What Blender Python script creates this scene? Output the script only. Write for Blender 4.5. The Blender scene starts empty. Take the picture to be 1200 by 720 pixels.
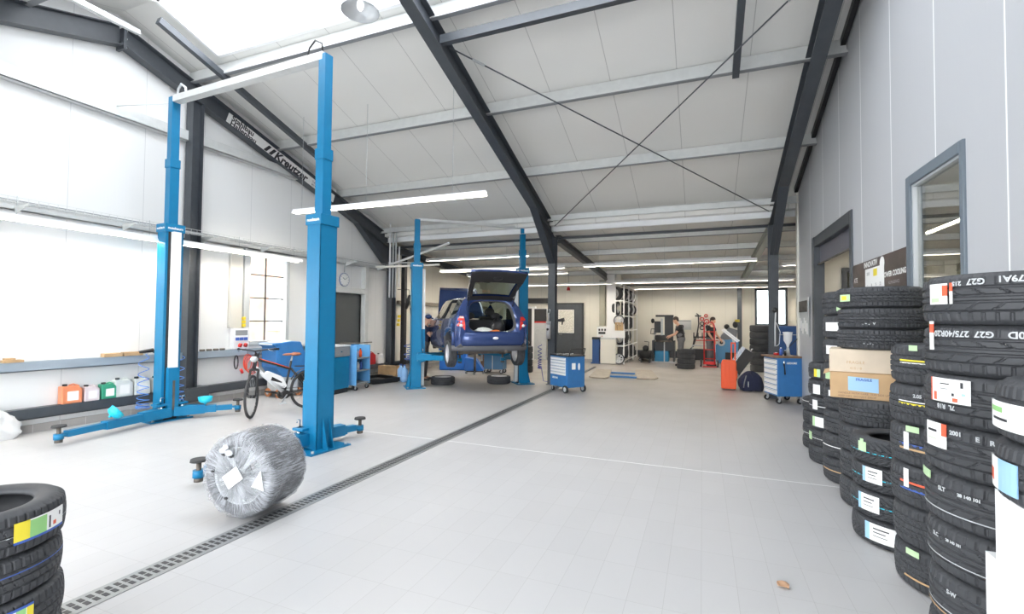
import bpy, bmesh, math, random
from mathutils import Vector, Matrix, Euler
R = random.Random(7)
PI = math.pi
SC = bpy.context.scene
COL = SC.collection
def V(*a): return Vector(a)
# ---------------------------------------------------------------- materials
def new_mat(name):
    m = bpy.data.materials.new(name); m.use_nodes = True
    nt = m.node_tree; return m, nt, nt.nodes['Principled BSDF']
def mat(name, col, rough=.5, metal=0., noise=.0, nscale=8., bump=0., bscale=60., emit=None, spec=None, coat=0.):
    m, nt, b = new_mat(name)
    c = (col[0], col[1], col[2], 1)
    b.inputs['Base Color'].default_value = c
    b.inputs['Roughness'].default_value = rough
    b.inputs['Metallic'].default_value = metal
    if coat: b.inputs['Coat Weight'].default_value = coat
    if spec is not None: b.inputs['Specular IOR Level'].default_value = spec
    if emit:
        b.inputs['Emission Color'].default_value = (emit[0], emit[1], emit[2], 1)
        b.inputs['Emission Strength'].default_value = emit[3]
    if noise or bump:
        tc = nt.nodes.new('ShaderNodeTexCoord')
    if noise:
        n = nt.nodes.new('ShaderNodeTexNoise'); n.inputs['Scale'].default_value = nscale; n.inputs['Detail'].default_value = 5
        nt.links.new(tc.outputs['Object'], n.inputs['Vector'])
        mr = nt.nodes.new('ShaderNodeMapRange'); mr.inputs['From Min'].default_value = .3; mr.inputs['From Max'].default_value = .7
        mr.inputs['To Min'].default_value = 1-noise; mr.inputs['To Max'].default_value = 1+noise
        nt.links.new(n.outputs['Fac'], mr.inputs['Value'])
        mx = nt.nodes.new('ShaderNodeVectorMath'); mx.operation = 'SCALE'; mx.inputs[0].default_value = col[:3]
        nt.links.new(mr.outputs['Result'], mx.inputs['Scale']); nt.links.new(mx.outputs['Vector'], b.inputs['Base Color'])
    if bump:
        n = nt.nodes.new('ShaderNodeTexNoise'); n.inputs['Scale'].default_value = bscale
        nt.links.new(tc.outputs['Object'], n.inputs['Vector'])
        bp = nt.nodes.new('ShaderNodeBump'); bp.inputs['Strength'].default_value = bump; bp.inputs['Distance'].default_value = .01
        nt.links.new(n.outputs['Fac'], bp.inputs['Height']); nt.links.new(bp.outputs['Normal'], b.inputs['Normal'])
    return m
def mth(nt, op, a, b=None, c=None):
    n = nt.nodes.new('ShaderNodeMath'); n.operation = op
    for i, v in enumerate((a, b, c)):
        if v is None: continue
        if isinstance(v, (int, float)): n.inputs[i].default_value = v
        else: nt.links.new(v, n.inputs[i])
    return n.outputs[0]
def panel_mat(name, col, axis, spacing, off, seam, sw, ribs=.08, rough=.45, noise=.02):
    """sheet-metal sandwich panels: a seam every `spacing` and shallow ribs between"""
    m, nt, b = new_mat(name)
    tc = nt.nodes.new('ShaderNodeTexCoord'); sp = nt.nodes.new('ShaderNodeSeparateXYZ')
    nt.links.new(tc.outputs['Object'], sp.inputs[0]); x = sp.outputs[axis]
    f = mth(nt, 'FRACT', mth(nt, 'DIVIDE', mth(nt, 'ADD', x, off), spacing))
    s = mth(nt, 'LESS_THAN', f, sw/spacing)
    n = nt.nodes.new('ShaderNodeTexNoise'); n.inputs['Scale'].default_value = .7; nt.links.new(tc.outputs['Object'], n.inputs['Vector'])
    k = mth(nt, 'ADD', mth(nt, 'MULTIPLY', n.outputs['Fac'], noise*2), 1-noise)
    vs = nt.nodes.new('ShaderNodeVectorMath'); vs.operation = 'SCALE'; vs.inputs[0].default_value = col
    nt.links.new(k, vs.inputs['Scale'])
    mx = nt.nodes.new('ShaderNodeMix'); mx.data_type = 'RGBA'
    nt.links.new(s, mx.inputs['Factor']); nt.links.new(vs.outputs[0], mx.inputs['A']); mx.inputs['B'].default_value = (*seam, 1)
    nt.links.new(mx.outputs['Result'], b.inputs['Base Color'])
    b.inputs['Roughness'].default_value = rough
    w = mth(nt, 'SINE', mth(nt, 'MULTIPLY', x, 2*PI/.05))
    h = mth(nt, 'SUBTRACT', mth(nt, 'MULTIPLY', w, .25), mth(nt, 'MULTIPLY', s, 2.))
    bp = nt.nodes.new('ShaderNodeBump'); bp.inputs['Strength'].default_value = ribs; bp.inputs['Distance'].default_value = .004
    nt.links.new(h, bp.inputs['Height']); nt.links.new(bp.outputs['Normal'], b.inputs['Normal'])
    return m
def glass_mat(name, tint=(.9, .95, .93), refl=.12, rough=0.):
    m = bpy.data.materials.new(name); m.use_nodes = True; nt = m.node_tree; nt.nodes.clear()
    o = nt.nodes.new('ShaderNodeOutputMaterial'); t = nt.nodes.new('ShaderNodeBsdfTransparent'); t.inputs[0].default_value = (*tint, 1)
    g = nt.nodes.new('ShaderNodeBsdfGlossy'); g.inputs['Roughness'].default_value = rough
    fr = nt.nodes.new('ShaderNodeFresnel'); ge = nt.nodes.new('ShaderNodeNewGeometry'); nt.links.new(mth(nt, 'SUBTRACT', 1.5, mth(nt, 'MULTIPLY', ge.outputs['Backfacing'], 1.5-1/1.5)), fr.inputs[0])
    f = mth(nt, 'MINIMUM', mth(nt, 'ADD', mth(nt, 'MULTIPLY', fr.outputs[0], 1.6), refl), 1.)
    mx = nt.nodes.new('ShaderNodeMixShader'); nt.links.new(f, mx.inputs[0]); nt.links.new(t.outputs[0], mx.inputs[1]); nt.links.new(g.outputs[0], mx.inputs[2])
    nt.links.new(mx.outputs[0], o.inputs[0]); return m
# ---------------------------------------------------------------- mesh builder
class MB:
    def __init__(s): s.v = []; s.f = []; s.m = []; s.sm = []; s.mi = 0; s.M = None
    def add(s, vs, fs, smooth=False, mi=None):
        o = len(s.v)
        if s.M is not None: vs = [s.M @ Vector(p) for p in vs]
        s.v += [tuple(p) for p in vs]
        for q in fs: s.f.append(tuple(i+o for i in q)); s.m.append(s.mi if mi is None else mi); s.sm.append(smooth)
        return s
    def box(s, x0, x1, y0, y1, z0, z1, T=None, mi=None):
        vs = [V(x, y, z) for z in (z0, z1) for y in (y0, y1) for x in (x0, x1)]
        if T is not None: vs = [T @ p for p in vs]
        return s.add(vs, [(0, 2, 3, 1), (4, 5, 7, 6), (0, 1, 5, 4), (2, 6, 7, 3), (0, 4, 6, 2), (1, 3, 7, 5)], mi=mi)
    def cbox(s, c, d, rz=0, mi=None):
        T = Matrix.Translation(c) @ Matrix.Rotation(rz, 4, 'Z')
        return s.box(-d[0]/2, d[0]/2, -d[1]/2, d[1]/2, -d[2]/2, d[2]/2, T, mi)
    def beam(s, p0, p1, w, h, up=(0, 0, 1), mi=None):
        p0 = Vector(p0); p1 = Vector(p1); d = p1-p0; L = d.length; x = d.normalized(); y = Vector(up).cross(x)
        if y.length < 1e-4: y = V(0, 1, 0).cross(x)
        y.normalize(); z = x.cross(y)
        T = Matrix((x, y, z)).transposed().to_4x4(); T.translation = p0
        return s.box(0, L, -w/2, w/2, -h/2, h/2, T, mi)
    def cyl(s, p0, p1, r0, r1=None, n=16, caps=True, smooth=True, mi=None):
        r1 = r0 if r1 is None else r1
        p0 = Vector(p0); p1 = Vector(p1); d = (p1-p0).normalized()
        a = d.orthogonal().normalized(); b = d.cross(a)
        A = [p0+(a*math.cos(2*PI*i/n)+b*math.sin(2*PI*i/n))*r0 for i in range(n)]
        B = [p1+(a*math.cos(2*PI*i/n)+b*math.sin(2*PI*i/n))*r1 for i in range(n)]
        s.add(A+B, [(i, (i+1) % n, n+(i+1) % n, n+i) for i in range(n)], smooth, mi)
        if caps: s.add(A+B, [tuple(range(n-1, -1, -1)), tuple(range(n, 2*n))], False, mi)
        return s
    def tube(s, pts, r, n=8, closed=False, mi=None):
        pts = [Vector(p) for p in pts]; N = len(pts); rings = []; a = None
        for i, p in enumerate(pts):
            if closed: t = (pts[(i+1) % N]-pts[i-1]).normalized()
            else: t = (pts[min(i+1, N-1)]-pts[max(i-1, 0)]).normalized()
            if a is None: a = t.orthogonal().normalized()
            else:
                a = a-t*a.dot(t)
                a = a.normalized() if a.length > 1e-6 else t.orthogonal().normalized()
            b = t.cross(a); rr = r[i] if isinstance(r, (list, tuple)) else r
            rings.append([p+(a*math.cos(2*PI*k/n)+b*math.sin(2*PI*k/n))*rr for k in range(n)])
        vs = [q for g in rings for q in g]; fs = []
        for i in range(N if closed else N-1):
            j = (i+1) % N
            for k in range(n): fs.append((i*n+k, i*n+(k+1) % n, j*n+(k+1) % n, j*n+k))
        s.add(vs, fs, True, mi)
        if not closed: s.add(rings[0]+rings[-1], [tuple(range(n-1, -1, -1)), tuple(range(n, 2*n))], False, mi)
        return s
    def lathe(s, prof, n=32, T=None, closed=False, smooth=True, mi=None, a0=0, a1=2*PI):
        full = abs(a1-a0-2*PI) < 1e-6; K = n if full else n+1; P = len(prof); vs = []
        for i in range(K):
            a = a0+(a1-a0)*i/n
            for (r, z) in prof:
                p = V(r*math.cos(a), r*math.sin(a), z); vs.append(T @ p if T is not None else p)
        fs = []
        for i in range(n):
            j = (i+1) % K
            for k in range(P if closed else P-1):
                l = (k+1) % P
                fs.append((i*P+k, j*P+k, j*P+l, i*P+l))
        return s.add(vs, fs, smooth, mi)
    def prism(s, poly, d0, d1, plane='xz', T=None, mi=None):
        def P(a, b, d): return {'xz': V(a, d, b), 'yz': V(d, a, b), 'xy': V(a, b, d)}[plane]
        n = len(poly); vs = [P(a, b, d0) for a, b in poly]+[P(a, b, d1) for a, b in poly]
        if T is not None: vs = [T @ p for p in vs]
        s.add(vs, [(i, (i+1) % n, n+(i+1) % n, n+i) for i in range(n)], mi=mi)
        return s.add(vs, [tuple(range(n-1, -1, -1)), tuple(range(n, 2*n))], mi=mi)
    def ball(s, c, r, n=14, T=None, mi=None):
        if isinstance(r, (int, float)): r = (r, r, r)
        m = n//2+1; vs = []; fs = []
        for i in range(m):
            t = PI*i/(m-1)
            for k in range(n):
                a = 2*PI*k/n; p = V(r[0]*math.sin(t)*math.cos(a), r[1]*math.sin(t)*math.sin(a), r[2]*math.cos(t))
                if T is not None: p = T @ p
                vs.append(p+Vector(c))
        for i in range(m-1):
            for k in range(n): fs.append((i*n+k, (i+1)*n+k, (i+1)*n+(k+1) % n, i*n+(k+1) % n))
        return s.add(vs, fs, True, mi)
    def grid(s, rows, smooth=True, mi=None, closed=False):
        n = len(rows[0]); vs = [q for r in rows for q in r]; fs = []
        for i in range(len(rows)-1):
            for k in range(n if closed else n-1): fs.append((i*n+k, i*n+(k+1) % n, (i+1)*n+(k+1) % n, (i+1)*n+k))
        return s.add(vs, fs, smooth, mi)
    def mesh(s, name, mats):
        me = bpy.data.meshes.new(name); me.from_pydata(s.v, [], s.f)
        for m in (mats if isinstance(mats, (list, tuple)) else [mats]): me.materials.append(m)
        me.polygons.foreach_set('material_index', s.m); me.polygons.foreach_set('use_smooth', s.sm)
        bm = bmesh.new(); bm.from_mesh(me); bmesh.ops.remove_doubles(bm, verts=bm.verts, dist=1e-5)
        bmesh.ops.recalc_face_normals(bm, faces=bm.faces); bm.to_mesh(me); bm.free(); me.update(); return me
    def build(s, name, mats, parent=None, bev=0, label=None, loc=None, rz=0, kind=None, seg=2):
        o = bpy.data.objects.new(name, s.mesh(name, mats)); COL.objects.link(o)
        if parent is not None: o.parent = parent
        if loc is not None: o.location = loc
        if rz: o.rotation_euler = (0, 0, rz)
        if bev:
            b = o.modifiers.new('bevel', 'BEVEL'); b.width = bev; b.segments = seg; b.limit_method = 'ANGLE'; b.angle_limit = .6
        if label: o['label'] = label
        if kind: o['kind'] = kind
        return o
def thing(name, label, cat, loc=(0, 0, 0), rz=0, group=None):
    o = bpy.data.objects.new(name, None); COL.objects.link(o); o.empty_display_size = .1
    o.location = loc; o.rotation_euler = (0, 0, rz); o['label'] = label; o['category'] = cat
    if group: o['group'] = group
    return o
def tag(o, label, cat, group=None):
    o['label'] = label; o['category'] = cat
    if group: o['group'] = group
    return o
def copy_tree(o, parent=None):
    c = o.copy(); COL.objects.link(c)
    if parent is not None: c.parent = parent
    for ch in list(o.children): copy_tree(ch, c)
    return c
def text_mesh(txt, size, bold=0., shear=0., align='CENTER', res=3, space=1.):
    cu = bpy.data.curves.new('t', 'FONT'); cu.body = txt; cu.size = size; cu.align_x = align; cu.align_y = 'CENTER'
    cu.offset = bold; cu.shear = shear; cu.resolution_u = res; cu.space_character = space
    o = bpy.data.objects.new('t', cu); COL.objects.link(o)
    dg = bpy.context.evaluated_depsgraph_get(); dg.update()
    me = bpy.data.meshes.new_from_object(o.evaluated_get(dg))
    vs = [v.co.copy() for v in me.vertices]; fs = [tuple(p.vertices) for p in me.polygons]
    bpy.data.objects.remove(o); bpy.data.curves.remove(cu); bpy.data.meshes.remove(me)
    return vs, fs
def flat_text(txt, size, T, m, name, parent, bold=0., shear=0., align='CENTER', label=None, space=1.):
    vs, fs = text_mesh(txt, size, bold, shear, align, space=space); b = MB(); b.add([T @ V(p.x, p.y, 0) for p in vs], fs)
    return b.build(name, m, parent, label=label)
def frame_T(o, x, y):
    x = Vector(x).normalized(); z = x.cross(Vector(y)).normalized(); y = z.cross(x)
    T = Matrix((x, y, z)).transposed().to_4x4(); T.translation = Vector(o); return T
# ---------------------------------------------------------------- palette
M_ = {}
def pal():
    M = M_
    M['dark'] = mat('anthracite_paint', (.055, .062, .072), .38, noise=.08)
    M['dark2'] = mat('black_paint', (.02, .02, .022), .45)
    M['galv'] = mat('galvanised_steel', (.66, .67, .66), .42, .25, noise=.05, nscale=8)
    M['zinc'] = mat('zinc_dull', (.48, .50, .51), .45, .4, noise=.1, nscale=20)
    M['cream'] = mat('cream_paint', (.74, .72, .65), .5)
    M['white'] = mat('white_enamel', (.85, .85, .85), .35)
    M['lwhite'] = mat('white_plastic', (.80, .81, .82), .4)
    M['blue'] = mat('lift_blue_paint', (.0, .17, .35), .42, coat=.0, noise=.04)
    M['blue2'] = mat('trolley_blue_paint', (.035, .17, .42), .35, noise=.05)
    M['blue3'] = mat('deep_blue_paint', (.02, .07, .22), .4)
    M['grey'] = mat('grey_paint', (.25, .26, .27), .5)
    M['lgrey'] = mat('light_grey_paint', (.5, .52, .53), .45)
    M['chrome'] = mat('chrome', (.75, .76, .78), .18, 1.)
    M['alloy'] = mat('alloy_silver', (.62, .62, .63), .35, .35)
    M['iron'] = mat('raw_iron', (.16, .14, .12), .6, .6, noise=.2)
    M['rubber'] = mat('tyre_rubber', (.045, .047, .052), .6, noise=.12, nscale=30, spec=.5)
    M['rubber_old'] = mat('worn_rubber', (.045, .045, .046), .75, noise=.15, nscale=30)
    M['black'] = mat('black_plastic', (.018, .018, .02), .45)
    M['red'] = mat('red_paint', (.55, .02, .02), .4)
    M['orange'] = mat('orange_plastic', (.88, .095, .008), .45)
    M['orange2'] = mat('orange_cloth', (.85, .22, .05), .8)
    M['yellow'] = mat('yellow_plastic', (.75, .55, .03), .4)
    M['wood'] = mat('pale_wood', (.45, .30, .16), .6, noise=.2, nscale=5)
    M['wood2'] = mat('oiled_bench_wood', (.20, .11, .06), .5, noise=.25, nscale=6)
    M['card'] = mat('cardboard_tan', (.55, .36, .19), .75, noise=.06)
    M['card2'] = mat('cardboard_pale', (.68, .57, .44), .75, noise=.05)
    M['paper'] = mat('paper_white', (.88, .88, .86), .6)
    M['green'] = mat('label_green', (.30, .60, .22), .55)
    M['lime'] = mat('label_pale_green', (.52, .72, .42), .6)
    M['lyellow'] = mat('label_yellow', (.84, .70, .05), .55)
    M['lblue'] = mat('label_blue', (.05, .12, .45), .5)
    M['pblue'] = mat('label_pale_blue', (.35, .58, .80), .5)
    M['lred'] = mat('label_red', (.8, .13, .06), .5)
    M['ink'] = mat('print_ink', (.03, .03, .035), .6)
    M['cyan'] = mat('cyan_plastic', (.02, .55, .72), .35)
    M['skin'] = mat('skin', (.62, .36, .25), .55)
    M['hair'] = mat('dark_hair', (.035, .022, .015), .7)
    M['tee'] = mat('black_cotton', (.015, .015, .018), .85)
    M['navy'] = mat('navy_cloth', (.02, .025, .06), .85)
    M['trouser'] = mat('grey_work_cloth', (.13, .13, .14), .85, noise=.1)
    M['tube'] = mat('fluorescent_tube', (1, 1, 1), .4, emit=(1, .92, .79, 30.))
    M['glass'] = glass_mat('clear_glass', (.93, .96, .95), .02)
    M['officeglass'] = glass_mat('office_glass', (.88, .90, .86), .20)
    M['carpaint'] = mat('metallic_blue_car_paint', (.028, .058, .19), .25, .35, coat=.8)
    M['film'] = None
pal()
# =================================================================== THE ROOM
M = M_
S = .316                                   # roof slope (17.5 degrees)
XL, XR = -8.55, 1.8                        # gable wall, office wall
YR, YE, YF = 4.45, 11.4, -2.5              # ridge, rear eaves, front eaves
def ztop(y): return 6.38-S*abs(y-YR)       # underside of the roof panels
def zraf(y): return 5.83-S*abs(y-YR)       # underside of the rafters
def zlean(y): return 3.93-.06*(y-YE)       # lean-to panels
def struct(o): o['kind'] = 'structure'; return o
# floor: 20 cm tiles
def floor_mat():
    m, nt, b = new_mat('grey_floor_tiles')
    tc = nt.nodes.new('ShaderNodeTexCoord'); sp = nt.nodes.new('ShaderNodeSeparateXYZ'); nt.links.new(tc.outputs['Object'], sp.inputs[0])
    fx = mth(nt, 'FRACT', mth(nt, 'DIVIDE', mth(nt, 'ADD', sp.outputs[0], 40.012), .2))
    fy = mth(nt, 'FRACT', mth(nt, 'DIVIDE', mth(nt, 'ADD', sp.outputs[1], 40.), .4))
    g = mth(nt, 'MAXIMUM', mth(nt, 'LESS_THAN', fx, .014), mth(nt, 'LESS_THAN', fy, .007))
    cx = mth(nt, 'FLOOR', mth(nt, 'DIVIDE', mth(nt, 'ADD', sp.outputs[0], 40.012), .2)); cy = mth(nt, 'FLOOR', mth(nt, 'DIVIDE', mth(nt, 'ADD', sp.outputs[1], 40.), .4))
    cb = nt.nodes.new('ShaderNodeCombineXYZ'); nt.links.new(cx, cb.inputs[0]); nt.links.new(cy, cb.inputs[1])
    wn = nt.nodes.new('ShaderNodeTexWhiteNoise'); nt.links.new(cb.outputs[0], wn.inputs[0])
    n = nt.nodes.new('ShaderNodeTexNoise'); n.inputs['Scale'].default_value = .55; n.inputs['Detail'].default_value = 6; nt.links.new(tc.outputs['Object'], n.inputs['Vector'])
    k = mth(nt, 'ADD', mth(nt, 'ADD', mth(nt, 'MULTIPLY', wn.outputs['Value'], .035), mth(nt, 'MULTIPLY', n.outputs['Fac'], .12)), .91)
    vs = nt.nodes.new('ShaderNodeVectorMath'); vs.operation = 'SCALE'; vs.inputs[0].default_value = (.475, .47, .47); nt.links.new(k, vs.inputs['Scale'])
    # rear bays' dimmer light painted into the tiles, broken up with cloudy brown grime
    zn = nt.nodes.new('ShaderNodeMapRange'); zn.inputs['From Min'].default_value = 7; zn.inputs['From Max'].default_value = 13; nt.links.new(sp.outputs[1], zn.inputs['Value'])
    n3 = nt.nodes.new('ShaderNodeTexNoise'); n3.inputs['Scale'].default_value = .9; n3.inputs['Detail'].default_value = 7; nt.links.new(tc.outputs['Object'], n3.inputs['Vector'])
    dim_grime = mth(nt, 'MULTIPLY', zn.outputs['Result'], mth(nt, 'ADD', mth(nt, 'MULTIPLY', n3.outputs['Fac'], .9), .15))
    dm = nt.nodes.new('ShaderNodeMix'); dm.data_type = 'RGBA'; nt.links.new(dim_grime, dm.inputs['Factor']); nt.links.new(vs.outputs[0], dm.inputs['A']); dm.inputs['B'].default_value = (.21, .18, .15, 1)
    mx = nt.nodes.new('ShaderNodeMix'); mx.data_type = 'RGBA'; nt.links.new(mth(nt, 'MULTIPLY', g, .55), mx.inputs['Factor'])
    nt.links.new(dm.outputs['Result'], mx.inputs['A']); mx.inputs['B'].default_value = (.30, .29, .28, 1)
    nt.links.new(mx.outputs['Result'], b.inputs['Base Color'])
    b.inputs['Roughness'].default_value = .42
    n2 = nt.nodes.new('ShaderNodeTexNoise'); n2.inputs['Scale'].default_value = 1.4; nt.links.new(tc.outputs['Object'], n2.inputs['Vector'])
    nt.links.new(mth(nt, 'ADD', mth(nt, 'MULTIPLY', n2.outputs['Fac'], .2), .32), b.inputs['Roughness'])
    return m
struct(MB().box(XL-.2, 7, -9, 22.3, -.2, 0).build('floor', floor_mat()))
o = MB().box(-30, 30, -30, 50, -.5, -.22).build('ground', mat('asphalt_outside', (.45, .45, .44), .8, noise=.1)); struct(o)
# roof panels (with the ridge skylight left open)
ceil_m = panel_mat('roof_panels', (.76, .75, .72), 0, 1.0, .36, (.50, .49, .47), .012, .10)
ts = .12
SK = 1.0                                   # skylight half width along Y
b = MB()
def slab(b, x0, x1, ya, yb, zf, t=ts):
    b.add([V(x0, ya, zf(ya)), V(x1, ya, zf(ya)), V(x1, yb, zf(yb)), V(x0, yb, zf(yb)), V(x0, ya, zf(ya)+t), V(x1, ya, zf(ya)+t), V(x1, yb, zf(yb)+t), V(x0, yb, zf(yb)+t)],
          [(0, 3, 2, 1), (4, 5, 6, 7), (0, 1, 5, 4), (1, 2, 6, 5), (2, 3, 7, 6), (3, 0, 4, 7)])
slab(b, XL-.2, 6.4, YR+SK, YE+.35, ztop); slab(b, XL-.2, 6.4, YF-.3, YR-SK, ztop)
for xa, xb in ((XL-.2, -7.55), (1.0, 6.4)):
    slab(b, xa, xb, YR, YR+SK, ztop); slab(b, xa, xb, YR-SK, YR, ztop)
slab(b, XL-.2, 6.4, YE-.3, 22.3, zlean)
struct(b.build('ceiling', ceil_m))
# ridge skylight: glazing + frame
sky = bpy.data.materials.new('skylight_glazing'); sky.use_nodes = True; nt = sky.node_tree; nt.nodes.clear()
oo = nt.nodes.new('ShaderNodeOutputMaterial'); t = nt.nodes.new('ShaderNodeBsdfTransparent'); t.inputs[0].default_value = (.95, .97, 1, 1)
d = nt.nodes.new('ShaderNodeBsdfTranslucent'); mx = nt.nodes.new('ShaderNodeMixShader'); mx.inputs[0].default_value = .25
nt.links.new(t.outputs[0], mx.inputs[1]); nt.links.new(d.outputs[0], mx.inputs[2]); nt.links.new(mx.outputs[0], oo.inputs[0])
wf = MB()
for i in range(5):
    x = -7.55+8.55*i/4
    for sg in (1, -1): wf.beam((x, YR, ztop(YR)+.10), (x, YR+sg*SK, ztop(YR+SK)+.10), .05, .05)
wf.beam((-7.55, YR, ztop(YR)+.1), (1.0, YR, ztop(YR)+.1), .06, .06)
for sg in (1, -1): wf.box(-7.6, 1.05, YR+sg*SK-.03, YR+sg*SK+.03, ztop(YR+SK)-.04, ztop(YR+SK)+.16)
for x in (-7.6, 1.0):
    for sg in (1, -1): wf.beam((x, YR, ztop(YR)+.06), (x, YR+sg*SK, ztop(YR+SK)+.06), .05, .2)
win = wf.build('window_1', M['white']); struct(win)
gp = MB()
for sg in (1, -1): gp.add([V(-7.55, YR, ztop(YR)+.13), V(1, YR, ztop(YR)+.13), V(1, YR+sg*SK, ztop(YR+SK)+.13), V(-7.55, YR+sg*SK, ztop(YR+SK)+.13)], [(0, 1, 2, 3)])
gp.build('skylight_pane', sky, win)
# ---- gable wall on the left, with two window openings and the door
wall_white = panel_mat('white_wall_panels', (.80, .80, .79), 1, 1.0, .1, (.60, .60, .60), .008, .06)
wall_cream = panel_mat('cream_wall_panels', (.72, .69, .61), 0, 1.0, .1, (.52, .50, .45), .008, .06)
wall_cream_y = panel_mat('cream_wall_panels_side', (.72, .69, .61), 1, 1.0, .1, (.52, .50, .45), .008, .06)
wall_grey = panel_mat('grey_office_panels', (.47, .48, .50), 1, .985, .015, (.86, .86, .86), .018, .05)
def wall_x(name, x0, x1, spans, m):
    """wall in the YZ plane from a list of (y0,y1,z0,z1 or callable)"""
    b = MB()
    for y0, y1, z0, z1 in spans:
        za = z1(y0) if callable(z1) else z1; zb = z1(y1) if callable(z1) else z1
        b.prism([(y0, z0), (y1, z0), (y1, zb), (y0, za)], x0, x1, 'yz')
    return struct(b.build(name, m))
zw = lambda y: ztop(y)+.06
W1 = (6.80, 7.86, 1.05, 2.98)              # window by the bicycle
W2 = (1.55, 3.0, .97, 2.98)                # window at the left picture edge
D1 = (8.55, 10.30, 0., 2.26)
wall_x('wall_left', XL-.15, XL, [(YF, W2[0], 0, zw), (W2[0], W2[1], 0, W2[2]), (W2[0], W2[1], W2[3], zw), (W2[1], YR, 0, zw), (YR, W1[0], 0, zw),
    (W1[0], W1[1], 0, W1[2]), (W1[0], W1[1], W1[3], zw), (W1[1], D1[0], 0, zw), (D1[0], D1[1], D1[3], zw), (D1[1], YE, 0, zw)], wall_white)
wall_x('wall_left_rear', XL-.15, XL, [(YE, 22, 0, lambda y: zlean(y)+.06)], wall_cream_y)
wall_x('wall_right', XR, XR+.1, [(YF, 4.42, 0, zw), (4.42, YR, 0, zw), (YR, 5.50, 2.97, zw), (YR, 5.50, 0, .9), (5.50, 7.28, 0, zw), (7.28, 9.55, 3.07, zw), (9.55, 10.95, 0, zw)], wall_grey)
def wall_y(name, y0, y1, spans, m):
    b = MB()
    for x0, x1, z0, z1 in spans: b.box(x0, x1, y0, y1, z0, z1)
    return struct(b.build(name, m))
wall_y('wall_back', 22.0, 22.15, [(-3.1, 2.02, 0, 3.35), (2.02, 3.2, 0, 1.46), (2.02, 3.2, 3.0, 3.35), (3.2, 6.4, 0, 3.35)], wall_cream)
wall_y('wall_back_left', 18.3, 18.45, [(XL, -2.9, 0, 3.6)], wall_cream)
wall_x('wall_step', -3.25, -3.1, [(18.45, 22, 0, 3.6)], wall_cream_y)
wall_x('wall_far_right', 6.3, 6.4, [(11, 22.1, 0, 4.2)], wall_cream_y)
wall_y('wall_office_end', 10.95, 11.05, [(XR+.0, 6.4, 0, 4.3)], wall_cream)
# front wall behind the camera: three door bays open to the daylight
wall_y('wall_front', YF-.15, YF, [(XL-.15, -8.1, 0, 4.3), (-3.8, -3.2, 0, 4.3), (1.2, 6.4, 0, 4.3), (-8.1, 1.2, 3.75, 4.3)], wall_white)
# office behind the grey wall
wall_x('wall_office', 5.0, 5.1, [(YF, 11, 0, 3.3)], wall_cream_y)
struct(MB().box(XR+.1, 5.1, YF, 10.95, 3.3, 3.4).build('ceiling_office', M['cream']))
# ---- windows
def window_left(n, W, mull):
    y0, y1, z0, z1 = W; f = MB(); fr = .08
    f.box(XL-.1, XL+.06, y0, y0+fr, z0, z1).box(XL-.1, XL+.06, y1-fr, y1, z0, z1).box(XL-.1, XL+.06, y0+fr, y1-fr, z0, z0+fr).box(XL-.1, XL+.06, y0+fr, y1-fr, z1-fr, z1)
    w = struct(f.build('window_%d' % n, M['lgrey'], bev=.005))
    m = MB()
    for k in range(1, mull): m.box(XL-.07, XL-.04, y0+(y1-y0)*k/mull-.012, y0+(y1-y0)*k/mull+.012, z0+fr, z1-fr)
    for k in range(1, 4): m.box(XL-.07, XL-.04, y0+fr, y1-fr, z0+(z1-z0)*k/4-.012, z0+(z1-z0)*k/4+.012)
    m.build('window_bar', M['dark'], w)
    MB().box(XL-.06, XL-.052, y0+fr, y1-fr, z0+fr, z1-fr).build('pane', M['glass'], w)
window_left(2, W1, 2); window_left(3, W2, 1)
# window in the office wall
f = MB(); y0, y1, z0, z1 = 4.44, 5.50, .9, 2.97
for a, bb, c, d in ((y0, y0+.06, z0, z1), (y1-.09, y1, z0, z1), (y0+.06, y1-.09, z0, z0+.1), (y0+.06, y1-.09, z1-.09, z1)): f.box(XR-.02, XR+.10, a, bb, c, d)
w = struct(f.build('window_4', mat('window_frame_slate', (.14, .17, .20), .4), bev=.006))
i = MB()
for a, bb, c, d in ((y0+.06, y0+.075, z0+.1, z1-.09), (y1-.115, y1-.09, z0+.1, z1-.09), (y0+.075, y1-.115, z0+.1, z0+.12), (y0+.075, y1-.115, z1-.11, z1-.09)): i.box(XR+.0, XR+.05, a, bb, c, d)
i.build('glazing_bead', M['lgrey'], w)
MB().box(XR+.03, XR+.036, y0+.07, y1-.11, z0+.11, z1-.10).build('pane', M['officeglass'], w)
# far bright window
f = MB()
for a, bb, c, d in ((2.02, 2.1, 1.46, 3.0), (3.12, 3.2, 1.46, 3.0), (2.1, 3.12, 1.46, 1.54), (2.1, 3.12, 2.92, 3.0)): f.box(a, bb, 21.94, 22.1, c, d)
w = struct(f.build('window_5', M['dark'])); MB().box(2.1, 3.12, 22.03, 22.036, 1.54, 2.92).build('pane', M['glass'], w)
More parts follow.
